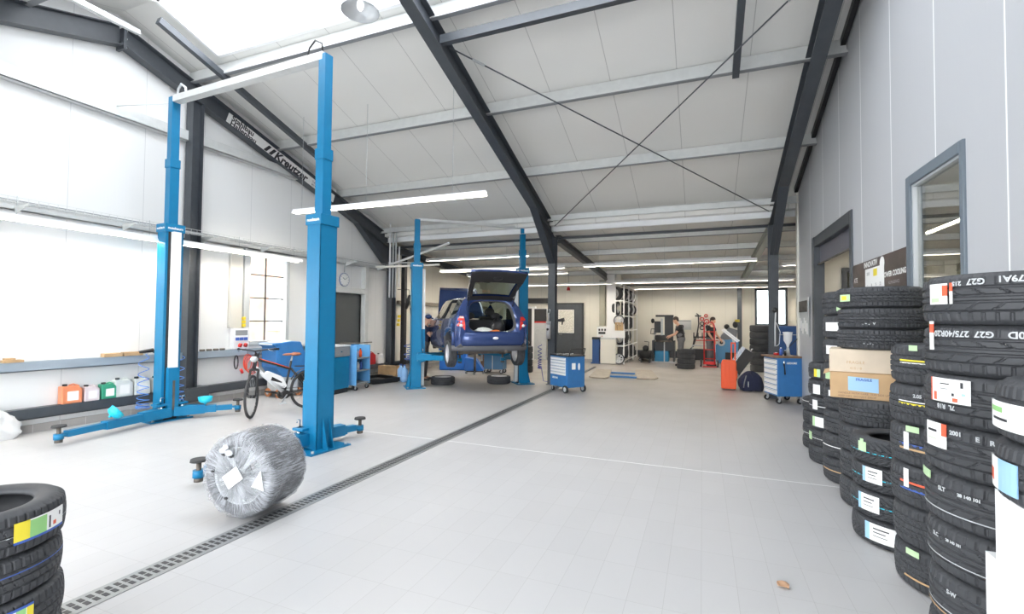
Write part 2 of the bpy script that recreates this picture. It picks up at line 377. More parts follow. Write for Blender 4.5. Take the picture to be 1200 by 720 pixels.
# ---- doors
def pr(*bx, m=None, name='', parent=None, bev=0, **k):
    b = MB()
    for q in bx: b.box(*q)
    return b.build(name, m, parent, bev=bev, **k)
d1 = struct(pr((XL-.1, XL-.04, D1[0], D1[1], 0, D1[3]), m=mat('dark_door_leaf', (.075, .08, .08), .35), name='door_1'))
pr((XL-.1, XL+.14, D1[0]-.12, D1[0], 0, D1[3]+.12), (XL-.1, XL+.14, D1[1], D1[1]+.14, 0, 3.0), (XL-.1, XL+.14, D1[0], D1[1], D1[3], D1[3]+.14), m=M['galv'], name='door_frame', parent=d1, bev=.005)
hb = MB().tube([(XL-.04, D1[0]+.25, 1.08), (XL+.02, D1[0]+.25, 1.08), (XL+.02, D1[0]+.40, 1.08)], .011); hb.build('door_handle', M['chrome'], d1)
d2 = struct(pr((XR-.02, XR+.11, 7.25, 7.36, 0, 3.07), (XR-.03, XR+.13, 9.42, 9.57, 0, 3.07), (XR-.02, XR+.11, 7.36, 9.42, 2.90, 3.07), m=M['dark'], name='door_2', bev=.006))
pr((XR+.06, XR+.09, 7.36, 9.42, 2.62, 2.9), m=mat('door_transom', (.10, .10, .13), .3), name='transom_panel', parent=d2)
MB().tube([(XR+.04, 7.38, 2.60), (XR+.04, 9.40, 2.60)], .016).build('door_track', M['iron'], d2)
# partition with its own window seen through that doorway
wall_y('wall_corridor', 10.2, 10.3, [(XR+.1, 2.35, 0, 3.3), (3.2, 5.0, 0, 3.3), (2.35, 3.2, 2.6, 3.3), (2.35, 3.2, 0, 1.0)], wall_cream)
f = MB()
for a, bb, c, d in ((2.35, 2.43, 1.0, 2.6), (3.12, 3.2, 1.0, 2.6), (2.43, 3.12, 1.0, 1.08), (2.43, 3.12, 2.52, 2.6)): f.box(a, bb, 10.16, 10.3, c, d)
w = struct(f.build('window_6', M['dark'])); MB().box(2.43, 3.12, 10.22, 10.226, 1.08, 2.52).build('pane', M['officeglass'], w)
d3 = struct(pr((-5.42, -4.38, 18.22, 18.29, 0, 2.25), m=M['dark'], name='door_3')); 
pr((-5.47, -5.42, 18.18, 18.3, 0, 2.3), (-4.38, -4.33, 18.18, 18.3, 0, 2.3), (-5.42, -4.38, 18.18, 18.3, 2.25, 2.3), m=M['dark2'], name='door_frame', parent=d3)
MB().tube([(-5.3, 18.22, 1.05), (-5.3, 18.15, 1.05), (-5.17, 18.15, 1.05)], .011).build('door_handle', M['chrome'], d3)
d4 = struct(pr((-7.6, -6.45, 18.2, 18.28, 0, 2.08), m=M['dark2'], name='door_4'))
pr((-7.7, -7.6, 18.15, 18.3, 0, 2.16), (-6.45, -6.3, 18.15, 18.3, 0, 2.16), (-7.6, -6.45, 18.15, 18.3, 2.08, 2.16), m=M['white'], name='door_frame', parent=d4)
# ---- skirtings, girts and base beams of the walls
skirt = panel_mat('grey_skirting_tiles', (.40, .38, .36), 1, .3, 0, (.62, .61, .60), .006, .02)
skirtx = panel_mat('grey_skirting_tiles_back', (.40, .38, .36), 0, .3, 0, (.62, .61, .60), .006, .02)
struct(MB().box(XL, XL+.02, YF, D1[0]-.12, 0, .11).box(XL, XL+.02, D1[1]+.14, 18.3, 0, .11).build('baseboard_left', skirt))
struct(MB().box(XL, -3.0, 18.28, 18.3, 0, .11).build('baseboard_back', skirtx))
struct(MB().box(-3.1, 6.3, 21.96, 22, 0, .3).build('trim_1', M['dark']))
struct(MB().box(XR-.015, XR, YF, 7.25, 0, .1).box(XR-.015, XR, 9.57, 10.95, 0, .1).build('baseboard_right', M['grey']))
def girt(name, label, y0, y1, z0, z1, m, d=.13):
    b = MB(); x = XL
    b.box(x, x+d, y0, y1, z1-.012, z1).box(x+d-.012, x+d, y0, y1, z0, z1-.012).box(x, x+d, y0, y1, z0, z0+.012).box(x+.0, x+.012, y0, y1, z0, z1)
    return tag(b.build(name, m), label, 'beam')
girt('wall_girt', 'galvanised steel rail across the white gable wall high above the cable tray', YF, 8.6, 4.72, 4.90, M['galv'])
girt('sill_beam', 'blue-grey steel sill beam at bench height along the white left wall', YF, D1[0]-.13, .85, .98, mat('blue_grey_sill', (.33, .39, .45), .35, .2))
girt('base_beam', 'dark anthracite base beam with the plastic canisters standing on it', YF, D1[0]-.13, .20, .345, M['dark'])
girt('base_beam', 'dark anthracite base beam behind the dark door with the red canister on it', D1[1]+.15, 18.2, .23, .345, M['dark'])
girt('window_beam', 'galvanised beam above the windows just behind the wire cable tray', YF, 11.3, 3.0, 3.14, M['galv'], .10)
# end trim of the office wall and roof-edge trim
struct(MB().box(XR-.03, XR+.13, 10.93, 11.08, 0, 4.4).build('trim_2', M['cream']))
b = MB(); b.beam((XR-.04, YR+.3, ztop(YR+.3)-.05), (XR-.04, 10.95, ztop(10.95)-.05), .06, .10); b.beam((XR-.04, YR-.3, ztop(YR-.3)-.05), (XR-.04, YF, ztop(YF)-.05), .06, .10)
struct(b.build('trim_3', M['dark2']))
# ---------------------------------------------------------------- steel frame
def isec(b, p0, p1, w, h, up=(0, 0, 1), tf=.014, tw=.01):
    p0 = Vector(p0); p1 = Vector(p1); x = (p1-p0).normalized(); u = Vector(up); u = (u-x*u.dot(x)).normalized()
    b.beam(p0+u*(h/2-tf/2), p1+u*(h/2-tf/2), w, tf, u); b.beam(p0-u*(h/2-tf/2), p1-u*(h/2-tf/2), w, tf, u); b.beam(p0, p1, tw, h-2*tf, u)
def bolts(b, c, n, du, dv, nrm, r=.012):
    for i in range(n):
        for j in (-1, 1):
            p = Vector(c)+Vector(du)*(i-(n-1)/2)+Vector(dv)*j; b.cyl(p, p+Vector(nrm)*.018, r, n=6)
def frame(x, what, light):
    HR = .30
    b = MB(); c = HR/2*1.0485
    isec(b, (x, YR, zraf(YR)+c), (x, YE, zraf(YE)+c), .18, HR)
    isec(b, (x, YR, zraf(YR)+c), (x, YF+.1, zraf(YF+.1)+c), .18, HR)
    r = thing('steel_rafter', what, 'rafter'); b.build('beam', M['dark'], r)
    for sg, ye in ((1, YE), (-1, YF)):
        h = MB(); ya = ye-sg*1.5
        h.prism([(ya, zraf(ya)), (ye-sg*.12, zraf(ye-sg*.12)), (ye-sg*.12, zraf(ye)-.62)], x-.006, x+.006, 'yz')
        h.beam((x, ya, zraf(ya)), (x, ye-sg*.12, zraf(ye)-.60), .17, .014)
        h.build('haunch', M['dark'], r)
    p = MB()
    p.box(x-.10, x+.10, YR-.02, YR+.02, zraf(YR)-.06, ztop(YR)-.28)
    for k in range(3):
        for sx in (-1, 1):
            p.cyl((x+sx*.06, YR+.015, zraf(YR)+k*.13-.01), (x+sx*.06, YR+.045, zraf(YR)+k*.13-.01), .014, n=6, mi=1)
    p.build('ridge_plate', [M['dark'], M['zinc']], r)
    return r
rafL = frame(-8.42, 'anthracite portal rafter against the white gable wall carrying a builder\'s sign', 0)
rafM = frame(-3.5, 'anthracite portal rafter running down to the column beside the blue tool trolley', 0)
rafR = frame(1.4, 'anthracite portal rafter nearest the grey office wall', 0)
def column(x, y, z1, label, w=.18, h=.20, z0=0, kind='H', parts=True):
    b = MB(); isec(b, (x, y, z0), (x, y, z1), w, h, (0, 1, 0))
    t = thing('steel_column', label, 'column', (x, y, z0)); b2 = MB(); b2.v = [(p[0]-x, p[1]-y, p[2]-z0) for p in b.v]; b2.f = b.f; b2.m = b.m; b2.sm = b.sm
    b2.build('post', M['dark'], t)
    MB().box(-w/2-.03, w/2+.03, -h/2-.03, h/2+.03, 0, .015).build('base_plate', M['dark'], t)
    return t
column(-3.5, 11.4, 3.68, 'anthracite steel column beside the small blue tool trolley, middle of the hall')
column(1.4, 11.4, 3.68, 'anthracite steel column behind the blue workbench trolley')
column(-8.42, 11.45, 3.68, 'anthracite corner column at the end of the white gable wall behind the dark door')
column(-8.40, 5.62, zraf(5.62)-.01, 'dark intermediate column on the gable wall right behind the left lift post', z0=.12)
column(1.4, 21.3, 3.05, 'thin dark column at the far end behind the blue wheel balancer', .16, .16)
tag(MB().box(-8.55, -8.28, 5.48, 5.92, .12, .36).build('column_foot', M['dark']), 'dark steel foot box under the column behind the left lift post', 'plate')
tag(MB().box(-8.36, -8.24, 11.85, 11.98, .0, 3.5).build('door_rail', M['dark2']), 'narrow black post standing just past the corner column', 'post')
# lean-to rafters
for x, l in ((-8.42, 'low dark rafter of the rear bay along the left wall'), (-3.4, 'low dark rafter of the rear bay running back from the middle column'), (1.4, 'low dark rafter of the rear bay above the far balancer')):
    b = MB(); y1 = 18.2 if x < -1 else 21.9
    isec(b, (x, 11.5, zlean(11.5)-.26), (x, y1, zlean(y1)-.26), .14, .2)
    tag(b.build('lean_to_rafter', M['dark' if x < 0 else 'galv'] if x != 1.4 else mat('grey_green_steel', (.35, .37, .33), .5)), l, 'rafter')
# purlins: C-sections lying on the rafters
def purlin(y, zf, label, h=.2, m='galv', x0=XL, x1=None, off=0., sg=1, lip=True, group=None):
    x1 = XR if x1 is None else x1
    z1 = zf(y)-.015+off; z0 = z1-h; b = MB(); d = .07*sg
    b.box(x0, x1, y-.004, y+.004, z0, z1)
    b.box(x0, x1, min(y, y+d), max(y, y+d), z1-.006, z1)
    b.build  # (kept simple: web, flanges, lips)
    b.box(x0, x1, min(y, y-d), max(y, y-d), z0, z0+.006)
    b.box(x0, x1, y-d-.004, y-d+.004, z0, z0+.03)
    t = thing('roof_purlin', label, 'purlin', group=group)
    b.build('profile', M[m], t)
    MB().box(x0, x1, min(y, y-d)-.004, max(y, y-d)+.004, z0-.012, z0-.0005).build('dark_edge_strip', M['grey'], t)
    for xr in (-8.42, -3.5, 1.4):
        if x0 < xr < x1:
            c = MB(); c.box(xr-.05, xr+.05, y+.01, y+.022, z0+.0, z1-.02); 
            for k in (-.025, .025):
                for q in (.05, .13): c.cyl((xr+k, y+.018, z0+q), (xr+k, y+.034, z0+q), .009, n=6)
            c.build('cleat', M['dark'], t)
    return t
purlin(5.60, ztop, 'wide galvanised purlin along the rear edge of the ridge skylight', .22)
purlin(3.30, ztop, 'galvanised purlin along the near edge of the ridge skylight', .22, sg=-1)
purlin(7.45, ztop, 'galvanised purlin next below the skylight on the rear roof slope', .22)
purlin(9.30, ztop, 'galvanised purlin halfway down between skylight and eaves')
purlin(1.45, ztop, 'galvanised purlin over the camera on the front roof slope', sg=-1)
purlin(-.4, ztop, 'galvanised purlin near the front eaves', sg=-1)
def eaves(y, z0, z1, label, m='galv', x0=XL, x1=6.3):
    b = MB(); b.box(x0, x1, y, y+.008, z0, z1).box(x0, x1, y-.06, y, z1-.006, z1).box(x0, x1, y-.06, y, z0, z0+.006)
    return tag(b.build('eaves_beam', M[m]), label, 'beam')
eaves(10.95, 4.02, 4.16, 'upper galvanised eaves beam resting across the column heads')
eaves(11.25, 3.80, 3.98, 'deep pale eaves beam below the upper one', 'lwhite')
eaves(11.55, 3.66, 3.72, 'dark thin eaves beam at the head of the rear bay', 'dark')
for y, l in ((12.4, 'first pale purlin of the low rear bay'), (14.2, 'second pale purlin of the low rear bay'), (16.1, 'third pale purlin of the low rear bay'), (18.0, 'fourth pale purlin of the low rear bay'), (20.2, 'last pale purlin before the far wall')):
    purlin(y, zlean, l, .15, x1=6.3, x0=(XL if y < 18.2 else -3.1))
tag(MB().tube([(-3.0, 19.2, 3.02), (5.5, 19.2, 3.02)], .03).build('ceiling_pipe', M['grey']), 'thin grey pipe hung under the rear roof above the wheel rack', 'pipe')
# hanging flat struts parallel to the rafters
for x, y1, l in ((-7.62, 8.0, 'dark steel strut beside the skylight parallel to the gable rafter'), (.45, 7.42, 'short dark strut hanging down the rear slope from the skylight edge')):
    tag(MB().beam((x, YR+.05, zraf(YR)+.26), (x, y1, zraf(y1)+.26), .09, .10).build('roof_strut', M['dark']), l, 'strut')
tag(MB().beam((-3.42, 5.72, zraf(5.72)+.12), (1.32, 5.72, zraf(5.72)+.12), .09, .12).build('cross_strut', M['dark']), 'dark tie beam between middle and right rafters next to the skylight', 'strut')
tag(MB().beam((-7.95, 4.42, zraf(YR)+.10), (-7.0, 2.2, zraf(2.2)+.3), .07, .07).build('galvanised_stay', M['galv']), 'light galvanised stay crossing the gable rafter near the ridge', 'strut')
# wind bracing rods
for a, c, l in (((-3.35, 5.85, 5.50), (1.30, 11.15, 3.93), 'thin wind-bracing rod from skylight corner down to the right column head'), ((1.30, 5.85, 5.50), (-3.38, 11.15, 3.93), 'thin wind-bracing rod from upper right down to the middle column head')):
    t = thing('bracing_rod', l, 'rod'); a = Vector(a); c = Vector(c)
    MB().tube([a, c], .011, 6).build('rod', M['dark'], t)
    u = (c-a).normalized(); MB().cyl(a+u*.35, a+u*.55, .02, n=8).build('turnbuckle', M['zinc'], t)
# builder's sign on the gable rafter web
sg = thing('builder_sign', 'white strip sign with black building firm lettering on the gable rafter', 'sign')
def on_raf(y, dz=0.): return V(-8.395, y, zraf(y)+.15+dz)
p0, p1 = on_raf(6.22), on_raf(9.05); ux = (p1-p0).normalized(); uy = V(1, 0, 0).cross(ux); uy = -uy if uy.z < 0 else uy
MB().beam(p0, p1, .225, .004, (1, 0, 0)).build('board', M['paper'], sg)
def st(txt, s, off, size, **k):
    T = frame_T(p0+ux*s+uy*off+V(.005, 0, 0), ux, uy)
    flat_text(txt, size, T, M['ink'], 'lettering', sg, align='LEFT', **k)
st('Stahlbau', .08, .055, .15, bold=.004); st('Hallenbau', .08, -.055, .15, bold=.004)
st('Kreutzer', 1.14, -.01, .25, bold=.009, shear=.25)
for k in range(2):
    b = MB(); q = p0+ux*(.87+.13*k)+V(.005, 0, 0)
    b.add([q-uy*.08, q-uy*.08+ux*.07, q+uy*.08+ux*.16, q+uy*.08+ux*.09], [(0, 1, 2, 3)]); b.build('slash_mark', M['ink'], sg)
st('Tel. 07 31 / 40 12', 2.22, .035, .07); st('89155 Erbach', 2.22, -.045, .07)
# floor drain
dr = struct(MB().box(-3.30, -3.12, -6, 11.28, .0, .004).build('trim_4', mat('drain_steel', (.30, .31, .31), .4, .5)))
sl = MB()
for i in range(int(11.6/.045)):
    y = -.3+i*.045
    for x in (-3.265, -3.205): sl.box(x, x+.046, y, y+.024, .0041, .0055)
sl.build('drain_slots', M['dark2'], dr, kind='stuff')
struct(MB().box(-5.6, 1.75, 5.50, 5.512, 0, .0015).build('trim_5', mat('pale_joint', (.75, .75, .74), .5)))
# neighbouring house outside the left window
h = thing('neighbour_house', 'pale brick and timber house seen through the left wall window', 'building', (-16, 9, -.2))
MB().box(-3, 3, -6, 8, 0, 7).build('wall', mat('salmon_render', (.72, .48, .36), .8, noise=.25, nscale=2), h)
b = MB()
for k in range(5): b.box(3, 3.05, -5+k*2.4, -4.2+k*2.4, 1.4, 2.9)
b.build('window', M['white'], h)
MB().prism([(-3.4, 6.9), (3.4, 6.9), (0, 9)], -6.4, 8.4, 'xz').build('roof', mat('roof_tile', (.35, .12, .08), .8), h)
# =================================================================== TYRES
def tyre_mesh(name, R_, w, rin, pattern, NT=288, m='rubber'):
    """real tread: every groove is displaced geometry"""
    prof = []
    def add(r, z, g=0): prof.append((r, z, g))
    add(rin, .14*w); add(rin+.004, .07*w); add(rin+.25*(R_-rin), .015*w); add(rin+.5*(R_-rin), 0); add(rin+.72*(R_-rin), .012*w); add(R_-.022, .055*w, 2); add(R_-.010, .085*w, 2)
    K = 34
    for i in range(K+1):
        u = -1+2*i/K; add(R_-.007*u*u, (.5+.39*u)*w, 1)
    add(R_-.010, .915*w, 2); add(R_-.022, .945*w, 2); add(rin+.72*(R_-rin), .988*w); add(rin+.5*(R_-rin), w); add(rin+.25*(R_-rin), .985*w); add(rin+.004, .93*w); add(rin, .86*w)
    add(rin+.018, .80*w); add(R_-.035, .82*w); add(R_-.018, .5*w); add(R_-.035, .18*w); add(rin+.018, .20*w)
    def groove(t, u):
        """t in turns, u -1..1 across; returns 0..1 groove depth"""
        d = 0
        au = abs(u)
        def circ(c, hw): return abs(u-c) < hw
        if pattern == 'sport':
            if circ(-.58, .05) or circ(-.14, .05) or circ(.16, .05) or circ(.56, .045): d = 1
            if au > .66 and (t*48) % 1 < .17: d = max(d, .8)
            if .2 < u < .55 and (t*24+(u-.2)*1.5) % 1 < .13: d = max(d, .7)
            if -.53 < u < -.18 and (t*24-(u)*1.2) % 1 < .12: d = max(d, .6)
        elif pattern == 'street':
            if circ(-.5, .045) or circ(0, .045) or circ(.5, .045): d = 1
            if au > .58 and (t*60) % 1 < .2: d = max(d, .8)
            if au < .46 and (t*60+u*1.) % 1 < .12: d = max(d, .5)
        elif pattern == 'arrow':
            if circ(-.30, .035) or circ(.30, .035): d = 1
            if (t*42+au*2.2) % 1 < .26: d = max(d, .85)
            if au > .55 and (t*84+au*4.4) % 1 < .2: d = max(d, .4)
        elif pattern == 'block':
            if circ(-.55, .05) or circ(-.18, .045) or circ(.18, .045) or circ(.55, .05): d = 1
            if au > .6 and (t*54) % 1 < .2: d = max(d, .8)
            if .2 < au < .5 and (t*54+u*2.) % 1 < .22: d = max(d, .8)
            if au < .16 and (t*54) % 1 < .14: d = max(d, .5)
        return d
    vs = []; P = len(prof)
    for i in range(NT):
        a = 2*PI*i/NT; ca, sa = math.cos(a), math.sin(a)
        for r, z, g in prof:
            if g == 1: r -= .008*groove(i/NT, (z/w-.5)/.39)
            elif g == 2: r -= .004*(1 if groove(i/NT, .99) else 0)
            vs.append((r*ca, r*sa, z))
    fs = []
    for i in range(NT):
        j = (i+1) % NT
        for k in range(P):
            l = (k+1) % P; fs.append((i*P+k, j*P+k, j*P+l, i*P+l))
    me = bpy.data.meshes.new(name); me.from_pydata(vs, [], fs); me.materials.append(M_[m])
    me.polygons.foreach_set('use_smooth', [False]*len(fs))
    sm = [((f % P) < 6 or (f % P) > 6+35) for f in range(len(fs))]
    me.polygons.foreach_set('use_smooth', sm); me.update(); return me
_tm = {}
def tmesh(R_, w, rin, pat, NT=288, m='rubber'):
    k = (R_, w, rin, pat, NT, m)
    if k not in _tm: _tm[k] = tyre_mesh('tyre', R_, w, rin, pat, NT, m)
    return _tm[k]
def arc_patch(parent, name, mats, R_, th0, th1, z0, z1, cells, off=.004, label=None, kind=None):
    """sticker curved round the tread. cells: list of (u0,u1,v0,v1,mat index), painted as own faces"""
    b = MB(); us = {0., 1.}; vs = {0., 1.}
    for c in cells: us |= {c[0], c[1]}; vs |= {c[2], c[3]}
    n = max(2, int(abs(th1-th0)/4)); us |= {i/n for i in range(n+1)}
    us = sorted(us); vs = sorted(vs)
    def P(u, v, o):
        a = math.radians(th0+(th1-th0)*u); return V((R_+o)*math.cos(a), (R_+o)*math.sin(a), z0+(z1-z0)*v)
    for i in range(len(us)-1):
        for k in range(len(vs)-1):
            um = (us[i]+us[i+1])/2; vm = (vs[k]+vs[k+1])/2; mi = 0
            for c in cells:
                if c[0] < um < c[1] and c[2] < vm < c[3]: mi = c[4]
            b.add([P(us[i], vs[k], off), P(us[i+1], vs[k], off), P(us[i+1], vs[k+1], off), P(us[i], vs[k+1], off)], [(0, 1, 2, 3)], mi=mi)
            if i in (0, len(us)-2) or k in (0, len(vs)-2):
                b.add([P(us[i], vs[k], off-.003), P(us[i+1], vs[k], off-.003), P(us[i+1], vs[k+1], off-.003), P(us[i], vs[k+1], off-.003)], [(3, 2, 1, 0)], mi=mi)
    return b.build(name, mats, parent, label=label, kind=kind)
def arc_text(parent, txt, R_, th, z, size, off=.0035, flip=False, m='paper', bold=.003, label=None, name='tread_lettering'):
    vs, fs = text_mesh(txt, size*.8, bold*.4); b = MB(); k = -1 if flip else 1
    P = []
    for p in vs:
        a = math.radians(th)+k*p.x/R_; P.append(V((R_+off)*math.cos(a), (R_+off)*math.sin(a), z+k*p.y))
    b.add(P, fs); return b.build(name, M_[m], parent, label=label)
WH = [M_['paper'], M_['green'], M_['lyellow'], M_['lblue'], M_['lred'], M_['ink'], M_['pblue'], M_['lime']]
EU = [(.0, .24, .12, 1, 2), (.0, 1, 0, .12, 3), (.24, .55, .12, .95, 1), (.60, .64, .2, .8, 5), (.70, .78, .25, .45, 4), (.86, .9, .6, .8, 5)]
PL = [(.1, .5, .7, .78, 5), (.1, .4, .5, .56, 5), (.6, .85, .3, .7, 7)]
BIG = [(.0, .05, 0, 1, 4), (.1, .2, .05, .4, 4), (.3, .55, .75, .8, 5), (.3, .5, .55, .58, 5), (.6, .66, .3, .42, 5), (.62, .74, .06, .22, 4), (.8, .86, .66, .9, 5), (.82, .9, .35, .45, 6)]
LB = [(.0, .18, 0, 1, 6), (.3, .8, .7, .78, 5), (.3, .7, .5, .56, 5), (.3, .75, .3, .34, 5)]
ORD = ['bottom', 'second', 'third', 'fourth', 'fifth', 'sixth', 'seventh', 'eighth']
def stack(cx, cy, R_, ws, rin, pat, where, jit=.008, z=0., stickers=(), NT=288, m='rubber', tilt=None, group=None, names=None):
    out = []; n = len(ws)
    for i, w in enumerate(ws):
        o = bpy.data.objects.new('tyre', tmesh(R_, w, rin, pat, NT, m)); COL.objects.link(o)
        o.location = (cx+R.uniform(-jit, jit), cy+R.uniform(-jit, jit), z); z += w
        if names: lab = names[i]
        else: lab = '%s black tyre %s' % ('topmost' if i == n-1 else 'bottom' if i == 0 else ORD[i]+' from the bottom', where)
        tag(o, lab, 'tyre', group); out.append(o)
    for s in stickers:
        k = s[0]; t = out[k]; zz = t.location.z
        if s[1] == 'S':   # patch: th0 th1 z0 z1 cells kind
            _, _, a0, a1, z0, z1, cells = s[:7]; base = s[7] if len(s) > 7 else 0
            mats = WH if base == 0 else [WH[base]]+WH[1:]
            arc_patch(t, 'label_sticker', mats, R_, a0, a1, z0-zz, z1-zz, cells)
        elif s[1] == 'T':
            arc_text(t, s[2], R_, s[3], s[4]-zz, s[5], flip=(s[6] if len(s) > 6 else False), m=(s[7] if len(s) > 7 else 'lgrey'))
        elif s[1] == 'C':  # colour line round the tread
            _, _, a0, a1, zc, hw, mi = s; arc_patch(t, 'colour_stripe', [WH[mi] if isinstance(mi, int) else M_[mi]], R_-.004, a0, a1, zc-zz-hw, zc-zz+hw, [])
    return out
# -- the tall wide stack in the right foreground
Sf = stack(1.35, 2.86, .34, [.228]*8, .235, 'sport', 'in the tall foreground stack of wide sport tyres', stickers=[
    (7, 'S', 186, 203, 1.69, 1.785, [(.75, 1, .4, .9, 4), (.1, .6, .1, .3, 7)]), (7, 'S', 205, 207, 1.69, 1.785, [(0, 1, .6, 1, 4)]),
    (7, 'T', '79A1', 240, 1.79, .045, True), (7, 'T', 'G27', 222, 1.785, .045, True), (7, 'T', '215', 210, 1.78, .032, True),
    (6, 'S', 184, 189, 1.478, 1.612, [(0, 1, .6, .9, 4)]), (6, 'T', '275/40R20', 204, 1.557, .046, True), (6, 'T', 'G27', 226, 1.557, .046, True), (6, 'T', '20D', 244, 1.557, .05, True),
    (5, 'S', 186, 218, 1.245, 1.352, BIG), (5, 'T', '7L  R18', 200, 1.225, .035, True), (5, 'T', 'E', 235, 1.24, .04),
    (4, 'S', 179, 201, 1.03, 1.142, [(.8, 1, .5, 1, 4), (.1, .6, .6, .7, 5), (.1, .6, .3, .35, 7)]), (4, 'T', '2001', 208, 1.112, .032), (4, 'T', 'E', 222, 1.105, .035), (4, 'T', 'R 12', 233, 1.10, .035), (4, 'T', 'YL', 250, 1.10, .035),
    (3, 'S', 163, 183, .868, .905, [], 7), (3, 'T', 'SLT', 196, .845, .032), (3, 'T', '28 140 101', 216, .845, .024), (3, 'T', 'CL', 240, .845, .03), (3, 'C', 160, 270, .748, .0022, 'lgrey'),
    (2, 'T', 'SLC', 186, .62, .03), (2, 'T', '28 140 101', 203, .62, .02), (2, 'T', '6', 226, .622, .045), (2, 'C', 160, 270, .53, .0022, 'lgrey'),
    (1, 'T', 'S-W', 200, .39, .032), (1, 'T', '25/4', 232, .385, .04), (1, 'C', 160, 270, .30, .0022, 'lgrey'), (1, 'C', 160, 270, .28, .002, 'card')], NT=384)
# -- stack at the right picture edge, on white cartons
S0 = stack(1.265, 2.075, .335, [.207]*2, .22, 'street', '', z=1.0, names=['black tyre with a blue-white label lying directly on the white cartons at the right edge', 'topmost black tyre with a green-white label at the right edge above the white cartons'],
    stickers=[(1, 'S', 156, 200, 1.25, 1.34, [(.1, .5, .6, .8, 1), (.2, .6, .3, .4, 5)]), (0, 'S', 156, 190, 1.04, 1.145, [(.0, .3, .2, .6, 4), (.5, 1, 0, 1, 6)])])
def carton(name, label, cx, cy, z0, dx, dy, dz, m, rz=0., writing=None, tape=None, group=None, lblcol=None, open_=False):
    t = thing(name, label, 'box', (cx, cy, z0), rz, group)
    b = MB(); b.box(-dx/2, dx/2, -dy/2, dy/2, 0, dz-.003); b.build('carton_body', M_[m], t, bev=.004)
    f = MB(); f.box(-dx/2+.001, dx/2-.001, -dy/2+.001, -.002, dz-.003, dz).box(-dx/2+.001, dx/2-.001, .002, dy/2-.001, dz-.003, dz); f.build('lid_flaps', M_[m], t)
    if tape: MB().box(-dx/2-.001, dx/2+.001, -.025, .025, dz, dz+.001).box(-dx/2-.002, -dx/2-.001, -.025, .025, dz*.6, dz).build('packing_tape', M_[tape], t)
    return t
carton('carton', 'plain white carton directly under the tyres at the right edge', 1.30, 2.02, .735, .62, .53, .264, 'white')
carton('carton', 'slightly larger white carton in the middle under the right edge tyres', 1.30, 2.10, .37, .60, .56, .364, 'white')
carton('carton', 'lowest white carton on the floor at the bottom right corner', 1.30, 2.08, 0, .58, .56, .369, 'white')
# -- the row of stacks along the office wall
stack(1.44, 3.72, .315, [.245]*6, .21, 'block', 'in the stack half hidden behind the foreground sport tyres', stickers=[
    (5, 'S', 208, 217, 1.435, 1.468, [], 7), (5, 'C', 195, 270, 1.375, .005, 2), (5, 'C', 195, 270, 1.36, .003, 0), (5, 'T', 'TW', 232, 1.405, .04), (4, 'C', 195, 270, 1.112, .005, 2), (4, 'C', 195, 270, 1.128, .003, 0), (4, 'T', '2.05', 218, 1.165, .035),
    (3, 'S', 205, 219, .945, .98, [], 7), (3, 'S', 202, 208, .835, .94, []), (3, 'C', 195, 270, .84, .006, 'card'), (3, 'C', 195, 270, .865, .006, 3),
    (2, 'S', 201, 207, .61, .72, []), (2, 'C', 195, 270, .64, .006, 'lred'), (2, 'C', 195, 270, .60, .006, 3), (0, 'S', 199, 214, .205, .24, [], 7), (0, 'C', 195, 270, .07, .005, 'card')])
stack(1.38, 4.36, .32, [.19]*4, .20, 'arrow', 'in the low open-topped stack with arrow tread', stickers=[
    (3, 'S', 200, 212, .66, .73, [], 7), (3, 'S', 203, 208, .70, .75, [], 7), (2, 'S', 205, 230, .45, .555, LB), (1, 'S', 200, 228, .245, .36, LB[::-1]), (0, 'S', 208, 244, .045, .165, LB),
    (3, 'C', 180, 300, .66, .003, 'cyan'), (2, 'C', 180, 300, .48, .003, 'cyan'), (1, 'C', 180, 300, .29, .003, 'cyan'), (2, 'T', '___', 250, .545, .03), (1, 'T', '__', 262, .35, .03)])
stack(1.48, 5.10, .33, [.237]*4, .21, 'block', 'in the stack under the two brown cartons')
c1 = carton('carton', 'open brown carton with blue shipping label, lying on the tyres', 1.43, 5.08, .949, .68, .46, .222, 'card', -.25, tape='card2')
b = MB(); b.add([V(-.21, -.233, .07), V(.0, -.233, .06), V(.0, -.233, .18), V(-.21, -.233, .19)], [(0, 1, 2, 3)]); b.build('shipping_label', M_['pblue'], c1)
flat_text('FRAGILE', .03, frame_T((-.10, -.234, .165), (1, 0, 0), (0, 0, 1)), M_['lblue'], 'label_print', c1, bold=.001)
flat_text('HANDLE WITH CARE  THIS SIDE UP', .022, frame_T((-.28, -.2315, .045), (1, 0, 0), (0, 0, 1)), M_['wood2'], 'printed_line', c1, align='LEFT')
flat_text('KEEP DRY  DO NOT DROP', .022, frame_T((-.28, -.2315, .018), (1, 0, 0), (0, 0, 1)), M_['wood2'], 'printed_line', c1, align='LEFT')
b = MB(); b.add([V(-.34, -.23, .222), V(-.34, .23, .222), V(-.40, .21, .205), V(-.39, -.22, .20)], [(0, 1, 2, 3)]); b.add([V(-.34, -.23, .219), V(-.34, .23, .219), V(-.40, .21, .202), V(-.39, -.22, .197)], [(3, 2, 1, 0)]); b.build('open_flap', M_['card'], c1)
c2 = carton('carton', 'pale closed carton carrying three tyres, above the carton with blue label', 1.43, 5.10, 1.173, .68, .46, .198, 'card2', -.25)
flat_text('FRAGILE', .035, frame_T((-.15, -.2315, .085), (1, 0, 0), (0, 0, 1)), M_['card'], 'printed_line', c2)
flat_text('410 / 8', .03, frame_T((-.15, -.2315, .035), (1, 0, 0), (0, 0, 1)), M_['card'], 'printed_line', c2)
